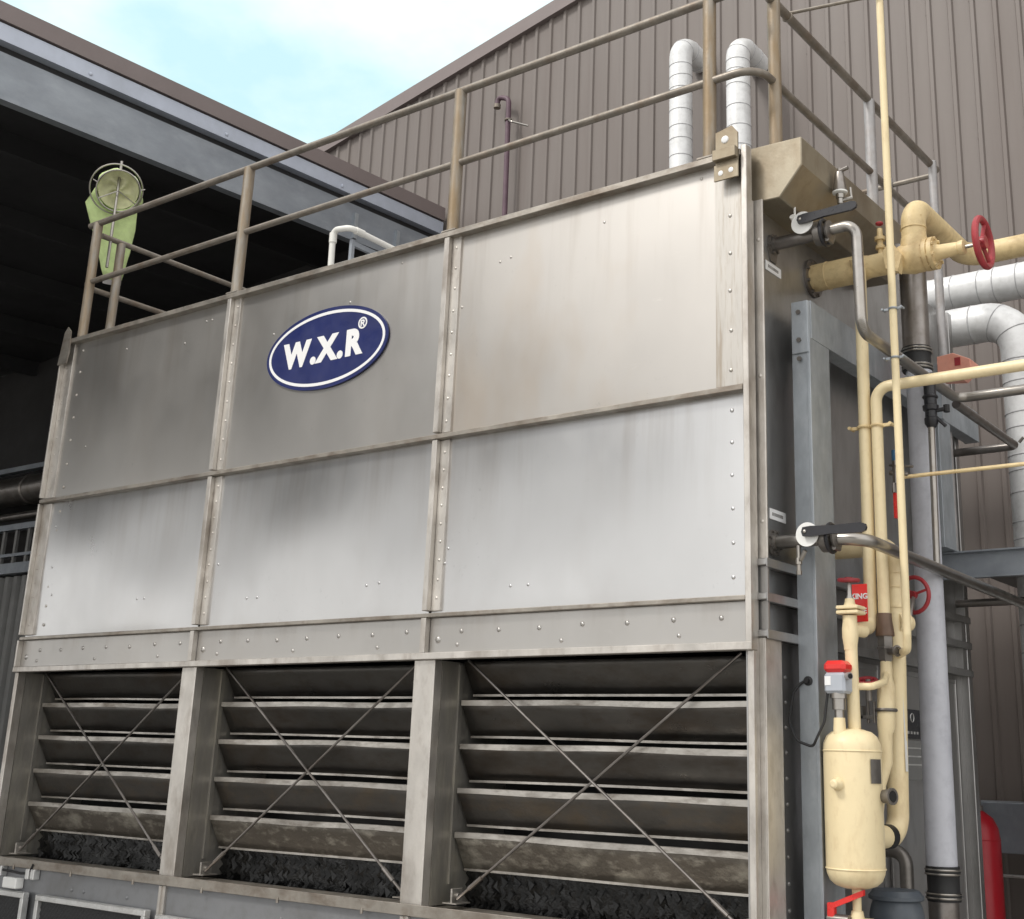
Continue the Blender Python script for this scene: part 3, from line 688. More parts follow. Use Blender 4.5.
# ================================================================== INSULATED PIPES
def lag(pts, r, bend, name_label, seams=.18, n=24):
    t = thing('insulated_pipe', name_label, 'insulated pipe', tuple(pts[0]), 'white insulated pipes')
    path = fillet(pts, bend, 9); b = MB(); acc = .05
    for i in range(len(path)-1):
        a, c = path[i], path[i+1]; l = (c-a).length; dd = (c-a).normalized()
        while acc < l:
            tilt = (dd+Vector((random.uniform(-.05,.05),)*3)).normalized()
            b.torus(a+dd*acc, tilt, r*1.0, .0045, 28, 5); acc += seams*random.uniform(.6, 1.4)
        acc -= l
    MB().tube(pts, r, bend, n, 9).build('jacket', 'insul', t, extra=b, extra_mat='seam'); return t
lag([Vector((-3.15,4.55,3)), Vector((-3.19,4.55,8.68)), Vector((-3.19,4.95,8.66))], .118, .17, 'white insulated riser left of the railing post, bent into the wall')
lag([Vector((-2.47,4.50,3)), Vector((-2.50,4.50,8.43)), Vector((-2.50,4.95,8.40))], .118, .17, 'white insulated riser right of the railing post, bent into the wall')
lag([Vector((-2.5,3.7,5.08)), Vector((6.6,3.7,5.08))], .135, .2, 'large white insulated pipe running level behind the red handwheel', .17)
lag([Vector((-2.5,3.1,4.585)), Vector((.43,3.1,4.585)), Vector((.43,3.1,.2))], .135, .24, 'large white insulated pipe turning down at the right edge', .16)
tag(MB().tube([(-3.02,4.0,4.5),(-3.02,4.0,6.85)], .05, .1, 12).dome((-3.02,4.0,6.85),(0,0,1),.05,.9,12).build('insulated_stub', 'insul'), 'short white capped stub at the foot of the left riser', 'pipe')
tag(MB().tube([(-.48,.3,4.58),(-.44,.3,4.72),(-.37,.3,4.72),(-.34,.3,4.60)], .032, .06, 12).build('cable_hose', 'rubber'), 'black bent hose on the tower roof edge by the railing post', 'hose')

# ================================================================== GALVANISED FRAME
t = thing('steel_goalpost', 'galvanised steel channel goalpost frame standing along the side of the tower', 'steel frame', (.13, 1.5, 0))
def chan_col(y0, y1, z1, parent, zb=0):
    b = MB().box(.078, .175, y0, y0+.009, zb, z1, .002); b.box(.166, .175, y0+.009, y1, zb, z1, .002); b.box(.078, .166, y1-.009, y1, zb, z1, .002)
    b.box(.160, .1785, y0-.003, y0+.014, zb, z1-.20, .002)
    if zb: b.box(0.0, .19, y0-.03, y1+.03, zb-.012, zb-.001, .002)
    return b
chan_col(.33, .565, 3.88, t).build('column', 'galv', t)
chan_col(2.12, 2.33, 3.68, t, 2.88).build('column', 'galv', t)
b = MB().box(.168, .178, .352, 2.86, 3.68, 3.885, .002); b.box(.088, .168, .352, 2.86, 3.875, 3.885); b.box(.088, .168, .352, 2.86, 3.68, 3.69); b.box(.08, .178, 2.86, 2.87, 3.68, 3.885); b.build('beam', 'galv', t)
b = MB().box(.082, .175, .320, .330, 3.60, 3.88, .003); b.build('end_plate', 'galv', t)
b = MB()
for zz in (3.82, 3.67, 3.57): b.cyl((.125,.322,zz),(.125,.310,zz),.013,n=6)
b.build('bolt', 'gunmetal', t)

# ================================================================== CREAM AMMONIA PIPING
def wheel(parent, c, ax, R, r, m='red', spokes=3, dish=0.):
    c = Vector(c); ax = Vector(ax).normalized(); b = MB().torus(c, ax, R, r, 40, 10); u = ax.orthogonal().normalized(); w_ = ax.cross(u)
    for k in range(spokes):
        a = 2*PI*k/spokes+.5; b.cyl(c-ax*dish, c+(u*math.cos(a)+w_*math.sin(a))*R, r*.62, n=8)
    b.cyl(c-ax*(dish+r), c-ax*(dish-r*1.4), r*1.9, n=12)
    return b.build('handwheel', m, parent)
CYp, CZp = .754, 4.172
t = thing('suction_pipe', 'large cream suction pipe arching over its red wheeled angle valve', 'pipe', (.3, .754, 4.1))
b = MB().sweep([(.012,CYp,CZp),(.27,CYp,CZp),(.34,CYp,CZp),(.50,CYp,CZp)], [.076,.076,.062,.062], 24)
b.torus((.10,CYp,CZp),(1,0,0),.076,.004,28,6); b.torus((.265,CYp,CZp),(1,0,0),.076,.004,28,6)
b.cyl((.290,CYp-.06,4.165),(.285,CYp-.10,4.20),.03,.02,12)
b.build('inlet_pipe', 'cream_old', t)
b = MB().lathe((.0,CYp,CZp),(1,0,0),[(0,.108),(.016,.108)],28); b.bolts((.010,CYp,CZp),(1,0,0),.094,.010,.018,8); b.build('flange', 'stain_dk', t)
b = MB().tube([(.592,CYp,4.24),(.592,CYp,4.462),(.592,1.58,4.462),(6.6,1.58,4.462)], .065, .115, 24, 10)
b.torus((.592,CYp,4.33),(0,0,1),.066,.004,28,6)
for k in range(6):
    a = .35+.28*k
for (yy, zz) in ((.72,4.45),(.80,4.50),(.9,4.525),(1.0,4.53)): b.dome((.65,yy,zz-.06), (1,-.3,.2), .005, .6, 6)
b.build('outlet_pipe', 'cream_old', t)
v = MB().lathe((.49,CYp,CZp),(1,0,0),[(0,.063),(.03,.075),(.09,.088),(.15,.085),(.165,.078)],24)
v.cyl((.592,CYp,4.17),(.592,CYp,4.28),.082,.068,24)
v.prism([(.47,4.10),(.535,4.07),(.56,4.16),(.50,4.245),(.455,4.20)], 1, CYp-.105, CYp-.05)
v.lathe((.655,CYp,CZp),(1,0,0),[(0,.088),(.022,.088),(.024,.080),(.028,.080),(.030,.088),(.052,.088)],24); v.bolts((.681,CYp,CZp),(1,0,0),.076,.010,.036,8)
vo = v.build('angle_valve', 'cream_old', t)
MB().lathe((.706,CYp,CZp),(1,0,0),[(0,.05),(.02,.040),(.12,.034),(.125,.038),(.15,.038),(.155,.024)],20).build('bonnet', 'cream_old', vo)
MB().cyl((.85,CYp,CZp),(.97,CYp,CZp),.010,n=10).build('stem', 'stain', vo)
wheel(vo, (.955,CYp,CZp+.002), (1,0,0), .125, .018, 'red', 3, .01)

# flow drain, dark upper length and blue grey plastic drop pipe
t = thing('drain_pipe', 'blue grey plastic drop pipe with dark upper length and rubber couplings', 'pipe', (.37, 1.3, 0))
MB().tube([(.02,1.3,4.44),(.37,1.3,4.44),(.37,1.3,3.80)], .076, .11, 24).build('upper_pipe', 'stain_dk', t)
MB().sweep([(.378,1.3,3.76),(.366,1.3,1.10)], [.072,.078], 24).build('plastic_pipe', 'pvc', t)
MB().cyl((.366,1.3,0),(.366,1.3,1.0),.076,n=24).build('lower_pipe', 'stain_dk', t)
def rubber(z, h, r, parent):
    b = MB().lathe((.37,1.3,z),(0,0,1),[(0,r),(h*.18,r+.004),(h*.3,r-.003),(h*.7,r-.003),(h*.82,r+.004),(h,r)],24); o = b.build('coupling', 'rubber', parent)
    for q in (.1, .22, .78, .9): MB().torus((.37,1.3,z+h*q),(0,0,1),r+.003,.0055,28,6).build('hose_clamp', 'stain', o)
rubber(3.72, .14, .080, t); rubber(.965, .165, .083, t)
# label and stains on plastic pipe omitted; small white placard edge
# tall thin cream pipe
t = thing('purge_pipe', 'tall thin cream pipe rising past the railing top', 'pipe', (.55, .52, 2.2))
b = MB().tube([(.56,.52,9.0),(.548,.52,2.20),(.535,.545,2.13),(.40,.78,2.13)], .0195, .035, 14); b.build('pipe', 'cream', t)
b = MB()
for zz in (3.82, 3.56): b.box(.50, .60, .515, .525, zz-.006, zz+.006); b.torus((.552,.52,zz),(0,0,1),.021,.006,18,6); b.cyl((.50,.50,zz),(.50,.54,zz),.006,n=6); b.cyl((.60,.50,zz),(.60,.54,zz),.006,n=6)
b.build('pipe_clip', 'galv', t)
# pair of vertical liquid lines
t = thing('liquid_line', 'cream vertical pipe nearest the column, ending at the small red wheeled valve', 'pipe', (.27, .754, 2.3))
MB().tube([(.305,.70,4.15),(.298,.69,2.255),(.325,.40,2.215)], .032, .06, 16).build('pipe', 'cream', t)
b = MB().torus((.301,.69,3.27),(0,0,1),.033,.008,20,6); b.torus((.371,.69,3.27),(0,0,1),.030,.008,20,6); b.box(.23,.45,.682,.698,3.262,3.278); b.cyl((.23,.66,3.27),(.23,.72,3.27),.009,n=8); b.cyl((.45,.66,3.27),(.45,.72,3.27),.009,n=8); b.build('pipe_clip', 'cream_old', t)
t = thing('hot_gas_line', 'cream pipe turning from level run down beside the thin purge pipe', 'pipe', (.34, .754, 2.3))
MB().tube([(6.6,.69,3.475),(.371,.69,3.475),(.368,.69,2.30)], .029, .075, 16).build('pipe', 'cream', t)
MB().lathe((.368,.69,2.32),(0,0,-1),[(0,.036),(.03,.037),(.10,.046),(.11,.045)],18).build('union', 'bronze', t)
b = MB().lathe((.368,.69,2.21),(0,0,-1),[(0,.040),(.05,.040),(.052,.046),(.062,.046),(.064,.039),(.11,.036),(.13,.024)],6); b.cyl((.368,.69,2.135),(.44,.65,2.135),.018,n=10); b.torus((.445,.645,2.135),(1,-.6,0),.022,.006,16,6); b.build('strainer', 'gunmetal', t)
MB().sweep([(.368,.69,2.09),(.366,.69,2.01),(.366,.68,1.97),(.364,.67,1.78),(.360,.665,1.75),(.358,.66,1.62),(.33,.64,1.52),(.31,.62,1.30)], [.028,.030,.043,.043,.034,.033,.032,.030], 16).build('tail_pipe', 'cream', t)
b = MB().torus((.365,.675,1.86),(0,0,1),.046,.009,22,6); b.box(.24,.33,.66,.70,1.82,1.835); b.box(.24,.25,.66,.70,1.82,1.88); b.cyl((.27,.68,1.80),(.27,.68,1.93),.007,n=8); b.cyl((.31,.66,1.80),(.31,.66,1.90),.007,n=8); b.build('pipe_clip', 'gunmetal', t)
# return main with big red wheel
t = thing('return_main', 'thick cream pipe leaving the side panel and dropping beside the tank', 'pipe', (.44, .62, 1.3))
b = MB().tube([(.012,.81,2.675),(.382,.81,2.675),(.345,.81,1.285),(.315,.44,1.285)], .052, .10, 20, 9)
for z_ in (2.36, 2.46, 2.53): b.torus((.38,.81,z_),(0,0,1),.052,.003,24,6)
b.build('pipe', 'cream', t)
b = MB().tube([(.338,.72,1.285),(.334,.67,1.285)], .0555, .01, 20); b.build('black_band', 'rubber', t)
vo = MB().lathe((.39,.79,2.285),(.7,1,0),[(0,.05),(.04,.054),(.065,.048),(.07,.040),(.085,.034),(.095,.02)],20).build('stop_valve', 'cream', t)
wc = Vector((0.4040, 1.0000, 2.4450)); wheel(vo, wc, (.25,1,.06), .089, .011, 'red', 3, .01)
MB().cyl((.43,.86,2.30),wc,.010,n=8).build('spindle', 'stain', vo)
b = MB().box(.405, .408, .785, .81, 1.58, 2.0); b.build('tape_label', 'white', t)

# thin cream tubes
tag(MB().tube([(.168+.02,.90,2.60),(.19,.90,3.215),(.30,.90,3.20)], .010, .03, 8).build('gauge_tube', 'cream_old'), 'thin cream tube bent beside the galvanised column', 'tube')
tag(MB().cyl((.40,.86,3.03),(6.6,.86,3.03),.0105,n=10).build('equalising_tube', 'cream_old'), 'thin level cream tube crossing the blue grey drop pipe', 'tube')
t = thing('instrument_valve', 'small steel needle valve with blue cap behind the cream pipes', 'valve', (.40, .87, 3.05))
b = MB().cyl((.36,.86,3.06),(.46,.86,3.04),.014,n=10); b.cyl((.39,.86,3.0),(.39,.86,3.12),.017,n=6); b.cyl((.385,.84,2.95),(.385,.84,3.0),.010,n=8); b.cyl((.36,.86,3.10),(.50,.82,3.07),.007,n=6); b.build('body', 'stain_dk', t)
MB().cyl((.385,.88,3.12),(.385,.88,3.18),.020,n=12).build('cap', 'cblue', t)
MB().box(.378,.392,.845,.875,2.82,2.95).build('tag', 'redb', t)
# small bonnet above the suction pipe
t = thing('pilot_valve', 'small cream pilot valve with red cap beside the tall thin pipe', 'valve', (.48, .80, 4.3))
pv = Vector((0.3850, 0.8000, 4.3340))
MB().lathe((pv.x,.80,4.20),(0,0,1),[(0,.014),(.08,.014),(.081,.026),(.10,.026),(.102,.016),(.13,.016),(.131,.030),(.15,.030),(.152,.018),(.20,.014)],14).build('body', 'cream_old', t)
MB().torus((pv.x,.80,4.43),(0,0,1),.014,.008,16,8).build('cap', 'red', t)

# cream oil tank, standing valve and level switch
TX, TY, TR = .312, .385, .132
tank = thing('oil_tank', 'upright cream painted pressure tank with domed ends by the column', 'tank', (TX, TY, 1.0))
zt, zb = 1.765, 1.072
prof = [(0,.02),(.004,.055),(.016,.092),(.036,.116),(.066,.129),(.086,TR)]
body = [(zb+h, r) for h, r in prof]+[(zt-h, r) for h, r in reversed(prof)]
b = MB().lathe((TX,TY,0),(0,0,1),body,40); b.torus((TX,TY,zb+.087),(0,0,1),TR,.004,48,6); b.torus((TX,TY,zt-.10),(0,0,1),TR,.004,48,6); b.build('shell', 'cream', tank, sharp=50)
def skin(x, y, z): return Vector((x, y, z)), Vector((x-TX, y-TY, 0)).normalized()   # a point on the shell and its outward direction
p, n_ = skin(0.2976, 0.2538, 1.5199); MB().lathe(p-n_*.01, n_, [(0,.030),(.018,.029),(.03,.022),(.05,.020),(.055,.012)],16).build('boss', 'cream', tank)
p, n_ = skin(0.4394, 0.3506, 1.5759); u_ = Vector((0,0,1)).cross(n_)
b = MB(); vs = []
for k in range(5):
    a_ = -.035+.0175*k; q_ = Vector((TX,TY,p.z))+Vector((n_.x,n_.y,0))*0
    ang = math.atan2(n_.y, n_.x)+a_/TR; e_ = Vector((math.cos(ang), math.sin(ang), 0))
    for dz in (-.05, .055): vs += [Vector((TX,TY,p.z+dz))+e_*(TR+.002), Vector((TX,TY,p.z+dz))+e_*(TR+.005)]
fs = [(4*k+1,4*k+5,4*k+7,4*k+3) for k in range(4)]+[(4*k,4*k+1,4*k+5,4*k+4)[::-1] for k in range(4)]+[(4*k+2,4*k+3,4*k+7,4*k+6) for k in range(4)]
b.add(vs, fs).build('nameplate', 'gunmetal', tank)
pn = Vector((TX+.11, TY+.03, 1.47)); dn = Vector((.8, -.25, .03)).normalized()
b = MB().lathe(pn, dn, [(0,.028),(.04,.028),(.041,.024),(.07,.024)],18); o = b.build('side_outlet', 'cream', tank)
e = pn+dn*.07; b = MB().lathe(e-dn*.04, dn, [(0,.030),(.036,.031),(.040,.037),(.05,.037),(.05,.026),(.03,.022)],18); b.build('union', 'gunmetal', o)
MB().lathe(e+dn*.0085, dn, [(0,.024),(.003,.024)],16).build('bore', 'hole', o)
# foot valve
b = MB().lathe((TX,TY,zb+.01),(0,0,-1),[(0,.022),(.05,.020),(.1,.020)],14); b.lathe((TX,TY,zb-.09),(0,0,-1),[(0,.026),(.03,.032),(.06,.030),(.30,.016),(1.0,.016)],14); b.cyl((TX-.07,TY-.03,zb-.14),(TX+.07,TY+.02,zb-.14),.022,n=12); dv = b.build('drain_valve', 'cream', tank)
b = MB(); q0 = Vector((0.1940, 0.3350, 0.9880)); q1 = Vector((0.3690, 0.3350, 1.0640)); dd = (q1-q0).normalized()
b.add(*((lambda A,B: ([A+Vector((0,-.012,-.012)),B+Vector((0,-.012,-.012)),B+Vector((0,.012,-.012)),A+Vector((0,.012,-.012)),A+Vector((0,-.012,.012)),B+Vector((0,-.012,.012)),B+Vector((0,.012,.012)),A+Vector((0,.012,.012))], BF))(q0+Vector((.02,0,.01)), q1)))
b.box(q0.x, q0.x+.035, TY-.065, TY-.03, q0.z-.04, q0.z+.025, .005); b.build('lever', 'redb', dv)
MB().cyl((q0.x+.0,TY-.045,q0.z-.045),(q0.x+.1,TY-.045,q0.z-.045),.024,n=12).build('valve_body', 'gunmetal', dv)
# vertical feed with stop valve above the tank
vx = .328; fy = .385
b = MB().cyl((vx+.0,fy,1.74),(vx-.005,fy,2.18),.0295,n=18); b.lathe((vx-.006,fy,2.12),(0,0,1),[(0,.031),(.02,.032),(.06,.038),(.10,.038),(.13,.034),(.16,.034)],18); b.cyl((vx+.0,fy,2.215),(vx+.02,fy+.1,2.215),.03,n=14)
fd = b.build('feed_pipe', 'cream', tank)
b = MB().box(vx-.055,vx+.055,fy-.05,fy+.05,2.285,2.302,.004); b.box(vx-.055,vx+.055,fy-.05,fy+.05,2.308,2.325,.004); b.lathe((vx-.004,fy,2.325),(0,0,1),[(0,.030),(.02,.024),(.035,.022)],14)
vb = b.build('valve_bonnet', 'cream', fd)
b = MB().lathe((vx-.004,fy,2.36),(0,0,1),[(0,.018),(.02,.012),(.085,.010)],10); b.build('stem', 'stain', vb)
wheel(vb, (vx-.006,fy,2.448), (.05,-.08,1), .045, .010, 'red', 4, .0)
tg = thing('warning_tag', 'red warning tag with white letters hung behind the small valve', 'sign', (.33, .42, 2.3))
pa = Vector((0.3210, 0.5000, 2.3530))
MB().box(pa.x-.035, pa.x+.045, .497, .501, pa.z-.09, pa.z+.09, .002).build('plate', 'redb', tg)
text('KING', 'lettering', .036, (pa.x+.004, .4955, pa.z+.03), 'lwhite', tg, .0012, 0, .0008)
text('GE', 'lettering', .036, (pa.x+.018, .4955, pa.z-.04), 'lwhite', tg, .0012, 0, .0008)
# link tube with its own small red wheel
t = thing('bypass_tube', 'short cream bypass tube below a small red handwheel above the tank', 'pipe', (.38, .6, 1.95))
MB().tube([(.33,.385,1.955),(.40,.43,1.955),(.40,.58,1.985),(.37,.68,2.03)], .017, .04, 12).build('tube', 'cream', t)
hb = MB().cyl((.31,.60,1.90),(.31,.60,2.0),.014,n=10).build('valve', 'gunmetal', t)
wp = Vector((0.2960, 0.6200, 1.9940)); wheel(hb, wp, (.1,-.35,1), .045, .010, 'red', 4, 0)
# level switch
t = thing('level_switch', 'red capped grey level switch head on a steel neck above the tank', 'sensor', (.255, .34, 1.8))
sw = Vector((0.2880, 0.3100, 1.9340)); sx, sy = sw.x, .31
zc = lambda h: 2.07000+(h-660)*-0.0044875
b = MB().box(sx-.052, sx+.052, sy-.048, sy+.048, zc(694), zc(673), .012); bd = b.build('housing', 'greyplastic', t)
MB().box(sx-.055, sx+.055, sy-.051, sy+.051, zc(673.5), zc(661), .018).build('cap', 'redb', t)
b = MB().box(sx-.045, sx-.015, sy-.0505, sy-.048, zc(686), zc(677)); b.build('sticker', 'lwhite', bd)
b = MB().lathe((sx,sy,zc(718)),(0,0,1),[(0,.022),(.035,.022),(.036,.031),(.085,.032),(.086,.040),(.115,.040)],18); b.build('neck', 'stain', t)
b = MB().cyl((sx,sy,zc(735)),(sx,sy,zc(718)),.030,.026,16); b.build('nozzle', 'cream', t)
b = MB().lathe((sx+.047,sy-.02,zc(677)),(1,-.5,0),[(0,.018),(.03,.018)],12); b.build('gland', 'pgrey', bd)
MB().lathe((sx+.047+.028,sy-.034,zc(677)),(1,-.5,0),[(0,.012),(.003,.012)],12).build('gland_hole', 'hole', bd)
MB().tube([(sx-.045,sy-.02,zc(692)),(sx-.06,sy-.03,zc(722)),(sx-.10,sy-.04,zc(740)),Vector((0.1670, 0.2800, 1.6780)),Vector((0.0910, 0.2700, 1.7040)),Vector((0.0470, 0.2800, 1.7890)),Vector((0.0610, 0.3000, 1.9220)),Vector((0.0920, 0.3220, 1.9690)),(Vector((0.1250, 0.3300, 1.9830)))], .0065, .06, 8).build('cable', 'rubber', t)
gp = Vector((0.1270, 0.3260, 1.9780)); MB().lathe((gp.x,.33,gp.z),(0,-1,0),[(0,.022),(.008,.022),(.012,.014),(.03,.012)],12).build('cable_gland', 'rubber', t)

# ================================================================== STAINLESS WATER PIPES
def butterfly(parent, c, axis_x, lever_tilt, R=.066, k=1.0, up=0.):
    sc_ = k
    """wafer valve on a pipe along X: body disc, clamp ring, white notch plate facing the front, black lever"""
    c = Vector(c)
    b = MB().lathe(c-Vector((.022,0,0)),(1,0,0),[(0,R*.9),(.006,R),(.038,R),(.044,R*.9)],24); b.lathe(c+Vector((.045,0,0)),(1,0,0),[(0,R*.85),(.012,R*.9),(.02,R*.6)],20)
    b.cyl(c+Vector((.05,-.03,-.05)),c+Vector((.05,.03,-.05)),.012,n=8); v = b.build('butterfly_valve', 'gunmetal', parent)
    MB().torus(c+Vector((.026,0,0)),(1,0,0),R,.010,28,8).build('clamp_ring', 'black', v)
    k = c+Vector((-.062,-.075,.012+up))
    b = MB().lathe(k,(0,-1,0),[(-.06,.018),(0,.018),(0,.050*sc_),(.006,.050*sc_)],28); b.build('notch_plate', 'white', v)
    b = MB(); dx = Vector((math.cos(lever_tilt),-.06,math.sin(lever_tilt))).normalized(); uz_ = dx.cross(Vector((0,1,0))).normalized(); k2 = k+Vector((0,-.014,.01)); pts_ = []
    for (s_, h_) in ((-.02,.0),(-.012,.017),(.03,.020),(.14,.016),(.30,.019),(.325,.012),(.33,0),(.325,-.012),(.30,-.019),(.14,-.015),(.03,-.020),(-.012,-.017)): pts_.append(k2+dx*s_*.96+uz_*h_*1.25)
    n = len(pts_); b.add(pts_+[p_+Vector((0,-.016,0)) for p_ in pts_], [tuple(range(n)), tuple(range(2*n-1,n-1,-1))]+[(i,n+i,n+(i+1)%n,(i+1)%n) for i in range(n)])
    b.build('lever', 'black', v, sharp=30)
    MB().dome(k2+Vector((0,-.017,0)),(0,-1,0),.010,.7,10).build('lever_bolt', 'stain', v)
# upper
t = thing('water_inlet', 'upper stainless water pipe with black lever valve under the hood', 'pipe', (.2, .282, 4.2))
uy, uz0 = .282, 4.206
MB().cyl((0,uy,uz0),(.29,uy,uz0),.034,n=18).build('stub', 'stain_dk', t)
b = MB().lathe((.0,uy,uz0),(1,0,0),[(0,.055),(.012,.055),(.013,.040),(.03,.038)],20); b.bolts((.012,uy,uz0),(1,0,0),.05,.008,.01,6); b.prism([(uy-.06,uz0-.03),(uy-.03,uz0-.10),(uy+.03,uz0-.10),(uy+.05,uz0-.03)], 0, .0, .008); b.build('flange', 'gunmetal', t)
butterfly(t, (.275,uy,uz0), 0, .0, k=1.2, up=.035)
MB().tube([(.27,uy,4.212),(.472,uy,4.218),(.480,uy,3.645),(.478,1.60,3.625),(6.6,1.60,3.60)], .0285, .075, 20, 9).build('pipe', 'stain', t)
b = MB().cyl((.16,.22,4.29),(.16,.20,4.30),.016,n=10); b.cyl((.165,.22,4.30),(.165,.22,4.36),.006,n=6); b.build('air_cock', 'pvcw', t)
# lower
t = thing('water_outlet', 'lower stainless water pipe with black lever valve in front of the column', 'pipe', (.2, .239, 2.63))
ly, lz = .239, 2.629
MB().cyl((0,ly,lz),(.32,ly,lz),.032,n=18).build('stub', 'stain', t)
b = MB().lathe((.0,ly,lz),(1,0,0),[(0,.066),(.01,.066),(.011,.044),(.024,.040)],20); b.bolts((.01,ly,lz),(1,0,0),.056,.008,.012,8); b.build('flange', 'gunmetal', t)
butterfly(t, (.282,ly,lz), 0, -.02, k=1.15)
MB().tube([(.25,ly,lz),(.472,ly,lz-.015),(.472,2.75,lz-.06)], .030, .10, 20, 9).build('pipe', 'stain', t)
b = MB().cyl((.155,.20,lz-.03),(.155,.20,lz-.10),.011,n=8); b.lathe((.155,.20,lz-.09),(0,0,-1),[(0,.016),(.03,.016),(.031,.011),(.06,.011),(.061,.015),(.08,.013)],10); b.cyl((.17,.19,lz-.10),(.20,.18,lz-.06),.011,n=8); b.build('drain_cock', 'stain', t)
# bypass drop with black valve
t = thing('bypass_drop', 'thin stainless drop tube below a black valve at the drop pipe', 'pipe', (.478, 1.2, 3.5))
bx, by = .478, 1.18
MB().cyl((bx-.012,by,2.60),(bx-.002,by,3.40),.018,n=14).build('tube', 'stain', t)
b = MB().cyl((bx,by,3.50),(bx,by,3.66),.033,n=16); b.lathe((bx,by,3.36),(0,0,1),[(0,.024),(.02,.036),(.05,.038),(.055,.032),(.09,.032),(.095,.042),(.12,.044),(.125,.034),(.17,.034)],14); b.torus((bx,by,3.53),(0,0,1),.033,.010,20,8); b.cyl((bx,by,3.45),(bx+.09,by+.02,3.46),.012,n=8); b.cyl((bx+.02,by,3.42),(bx+.075,by+.01,3.36),.010,n=8); b.build('valve', 'black', t)
MB().cyl((bx+.08,by+.02,3.44),(bx+.08,by+.02,3.48),.017,n=10).build('knob', 'rubber', t)
# rear dark tubes
zq = Vector((0.4380, 2.2000, 3.6120))
pA, pC, pD = Vector((0.4340, 1.9000, 3.6360)), Vector((0.5240, 2.5500, 3.5390)), Vector((0.0380, 2.7500, 3.5860))
t = thing('dark_return', 'dark steel tube zigzag in front of the right insulated pipe', 'pipe', tuple(pA))
MB().tube([pA+Vector((0,-.4,0)), (pA.x+.03,2.45,pA.z), (pA.x+.03,2.45,pA.z-.02)], .025, .02, 14) 
x_ = Vector((0.4970, 2.6000, 3.5590)).x
zz = Vector((0.4970, 2.6000, 3.5590)).z
MB().tube([(x_-.03,1.62,zz+.04),(x_,2.6,zz),(x_-.42,2.6,zz)], .026, .04, 16).build('tube', 'stain_dk', t)
b = MB().cyl((x_-.42,2.6,zz),(x_-.44,2.6,zz),.04,n=16); b.cyl((x_+.02,2.6,zz+.02),(x_+.05,2.6,zz+.05),.010,n=8); b.build('end_flange', 'gunmetal', t)
tag(MB().cyl((.05,2.62,2.594),(6.6,2.62,2.594),.024,n=14).build('lower_tube', 'stain_dk'), 'dark level tube below the walkway beam at the right', 'pipe')

# grey cone fitting under the hood
cf = Vector((0.3000, 0.5010, 4.5210)); t = thing('spray_nozzle', 'grey cone fitting with white collar at the hood edge', 'fitting', (cf.x, cf.y, cf.z))
c0 = Vector((.33, .42, 4.33)); c0 = Vector((0.3300, 0.4200, 4.4810))
MB().lathe(c0,(0,0,1),[(0,.034),(.005,.036),(.10,.024),(.11,.022)],18).cyl(c0+Vector((0,0,.10)),c0+Vector((0,0,.135)),.011,n=8).cyl(c0+Vector((0,0,.118)),c0+Vector((.05,0,.128)),.011,n=8).build('cone', 'stain_dk', t)
MB().lathe(c0-Vector((0,0,.012)),(0,0,1),[(0,.030),(.004,.040),(.012,.040),(.014,.03)],18).build('collar', 'white', t)
b = MB().lathe(c0-Vector((0,0,.10)),(0,0,1),[(0,.010),(.03,.010),(.031,.017),(.06,.017),(.062,.022),(.085,.024)],12); b.cyl(c0+Vector((.01,0,-.05)),c0+Vector((.06,.02,-.04)),.010,n=8); b.cyl(c0+Vector((.055,.02,-.05)),c0+Vector((.05,.02,.02)),.007,n=8); b.build('stem', 'stain', t)

# small white labels stuck on the side panel
def placard(X, y, z, lab):
    c = Vector((X, y, z)); t = thing('placard', lab, 'label', tuple(c), 'white labels by the water pipes')
    MB().box(X, X+.003, c.y-.085, c.y+.085, c.z-.026, c.z+.026).build('plate', 'lwhite', t)
    b = MB(); yy = c.y-.06
    for k in range(9): b.box(X+.003, X+.0042, yy, yy+.007, c.z-.008, c.z+.008); yy += .013
    b.build('marks', 'gunmetal', t)
placard(.001, 0.2870, 4.0700, 'small white label under the upper water pipe flange')
placard(.001, 0.2890, 2.7700, 'small white label above the lower water pipe flange')
# panels with small print behind the return main
t = thing('data_plate', 'black and silver data plates on the dark access door', 'plate', (.03, 1.3, 1.8))
a0 = Vector((0.0320, 1.8350, 1.8300)); MB().box(.026, .030, a0.y-.14, a0.y+.14, a0.z-.075, a0.z+.085).build('black_plate', 'black', t)
MB().box(.026, .030, a0.y-.12, a0.y+.16, a0.z-.30, a0.z-.085).build('silver_plate', 'slat', t)
b = MB().torus((.031, a0.y+.01, a0.z+.04), (1,0,0), .024, .003, 20, 6)
for k in range(5): b.box(.030, .0312, a0.y-.11+k*.045, a0.y-.085+k*.045, a0.z-.05, a0.z-.035)
b.build('emblem', 'alu', t)
b = MB()
for k in range(3): b.box(.030, .0312, a0.y-.1, a0.y+.13, a0.z-.13-k*.045, a0.z-.122-k*.045)
b.build('print_lines', 'alu', t)

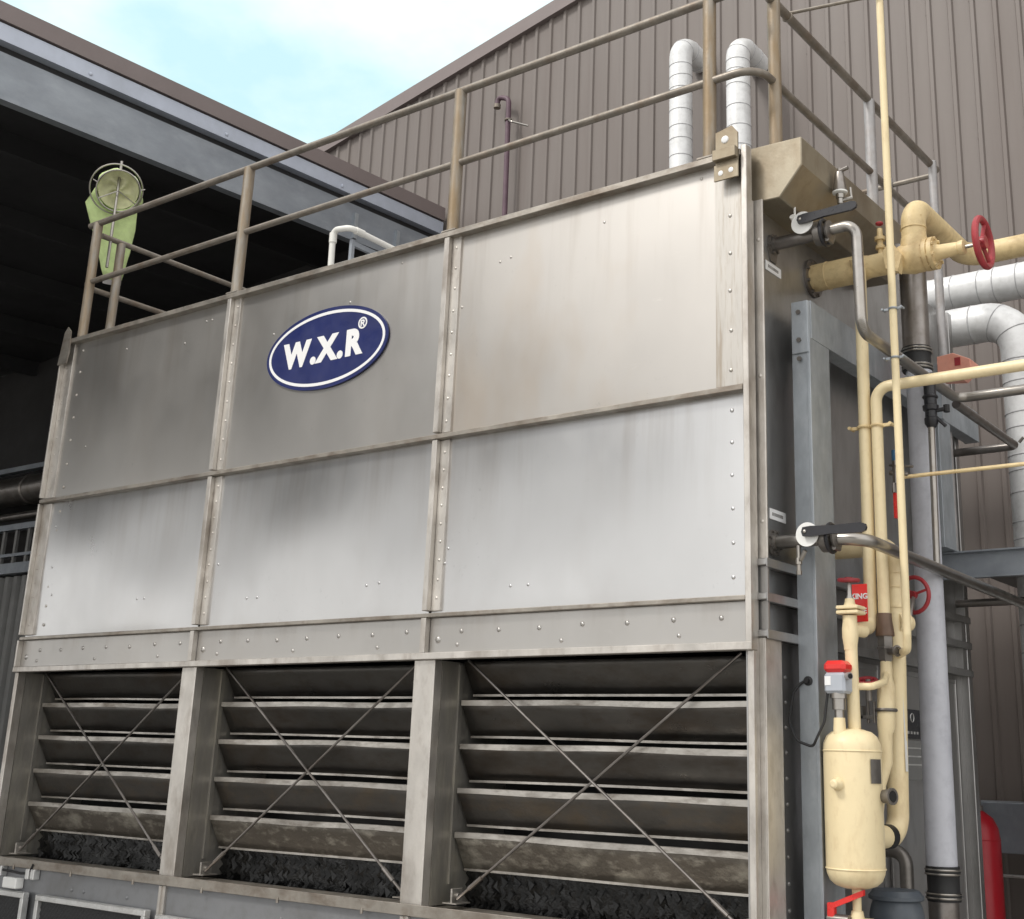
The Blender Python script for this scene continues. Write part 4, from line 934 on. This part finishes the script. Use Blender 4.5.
# ================================================================== RIGHT BACKGROUND
t = thing('fire_box', 'orange red painted box fixed near the rear railing post', 'box', (.3, 1.9, 3.8))
f0 = Vector((0.3170, 1.9500, 3.9280))
MB().prism([(f0.x-.06,f0.z-.06),(f0.x+.075,f0.z-.075),(f0.x+.145,f0.z-.02),(f0.x+.145,f0.z+.03),(f0.x+.04,f0.z+.085),(f0.x-.06,f0.z+.075)], 1, 1.93, 2.08).build('box', 'orange', t, sharp=15, bevel=.004)
MB().box(f0.x+.05, f0.x+.085, 1.926, 1.930, f0.z, f0.z+.05).build('sticker', 'red', t)
MB().box(f0.x-.10, f0.x-.06, 1.98, 2.02, f0.z-.30, f0.z+.05).build('bracket', 'galv', t)
t = thing('walkway', 'grey steel walkway platform between tower and brown wall', 'walkway', (1.4, 3.6, 2.8))
b = MB().box(.076, 6.8, 2.30, 2.31, 2.70, 2.865, .002); b.box(.076, 6.8, 2.26, 2.30, 2.855, 2.865); b.box(.076, 6.8, 2.26, 2.30, 2.70, 2.71); b.build('edge_beam', 'galv_dk', t)
b = MB().box(.08, 6.8, 2.32, 4.9, 2.83, 2.858); b.build('deck', 'slat', t)
tag(MB().box(-1.0, 4, 3.60, 3.66, 1.07, 1.39, .004).box(-1.0, 4, 3.67, 4.3, 1.33, 1.385).build('steel_bench', 'galv_dk'), 'grey steel channel bench behind the red cylinder', 'bench')
tag(MB().cyl((-1,3.62,.93),(4,3.62,.93),.010,n=8).build('wire_rail', 'alu'), 'thin bright rod below the grey steel bench', 'rod')
t = thing('gas_cylinder', 'red gas cylinder standing behind the rear corner of the tower', 'gas cylinder', (-.06, 3.2, 0))
MB().lathe((-.085,3.2,0),(0,0,1),[(0,.10),(.02,.125),(1.17,.125),(1.24,.115),(1.30,.085),(1.335,.04),(1.35,.02)],28).build('shell', 'redtank', t, sharp=50)
MB().torus((-.085,3.2,1.17),(0,0,1),.125,.003,32,6).build('weld_bead', 'redtank', t)
MB().lathe((-.085,3.2,1.345),(0,0,1),[(0,.028),(.03,.028),(.032,.016),(.09,.016)],12).build('neck_valve', 'gunmetal', t)
t = thing('drum', 'slate grey lidded drum standing under the cream tank', 'drum', (.255, .97, 0))
MB().lathe((.255,.97,0),(0,0,1),[(0,.12),(.02,.13),(.92,.13),(.955,.122),(.985,.110)],32).build('shell', 'drum', t, sharp=50)
MB().lathe((.255,.97,.985),(0,0,1),[(0,.125),(.004,.132),(.02,.132),(.026,.126),(.045,.11),(.05,.02)],32).build('lid', 'drum', t, sharp=40)
tag(MB().tube([(.02,1.25,1.19),(.20,1.25,1.19),(.20,1.25,.2)], .035, .07, 14).build('overflow_elbow', 'gunmetal'), 'dull grey elbow low on the tower side behind the drum', 'pipe')

for o in list(bpy.data.objects):
    if '_w' in o: del o['_w']
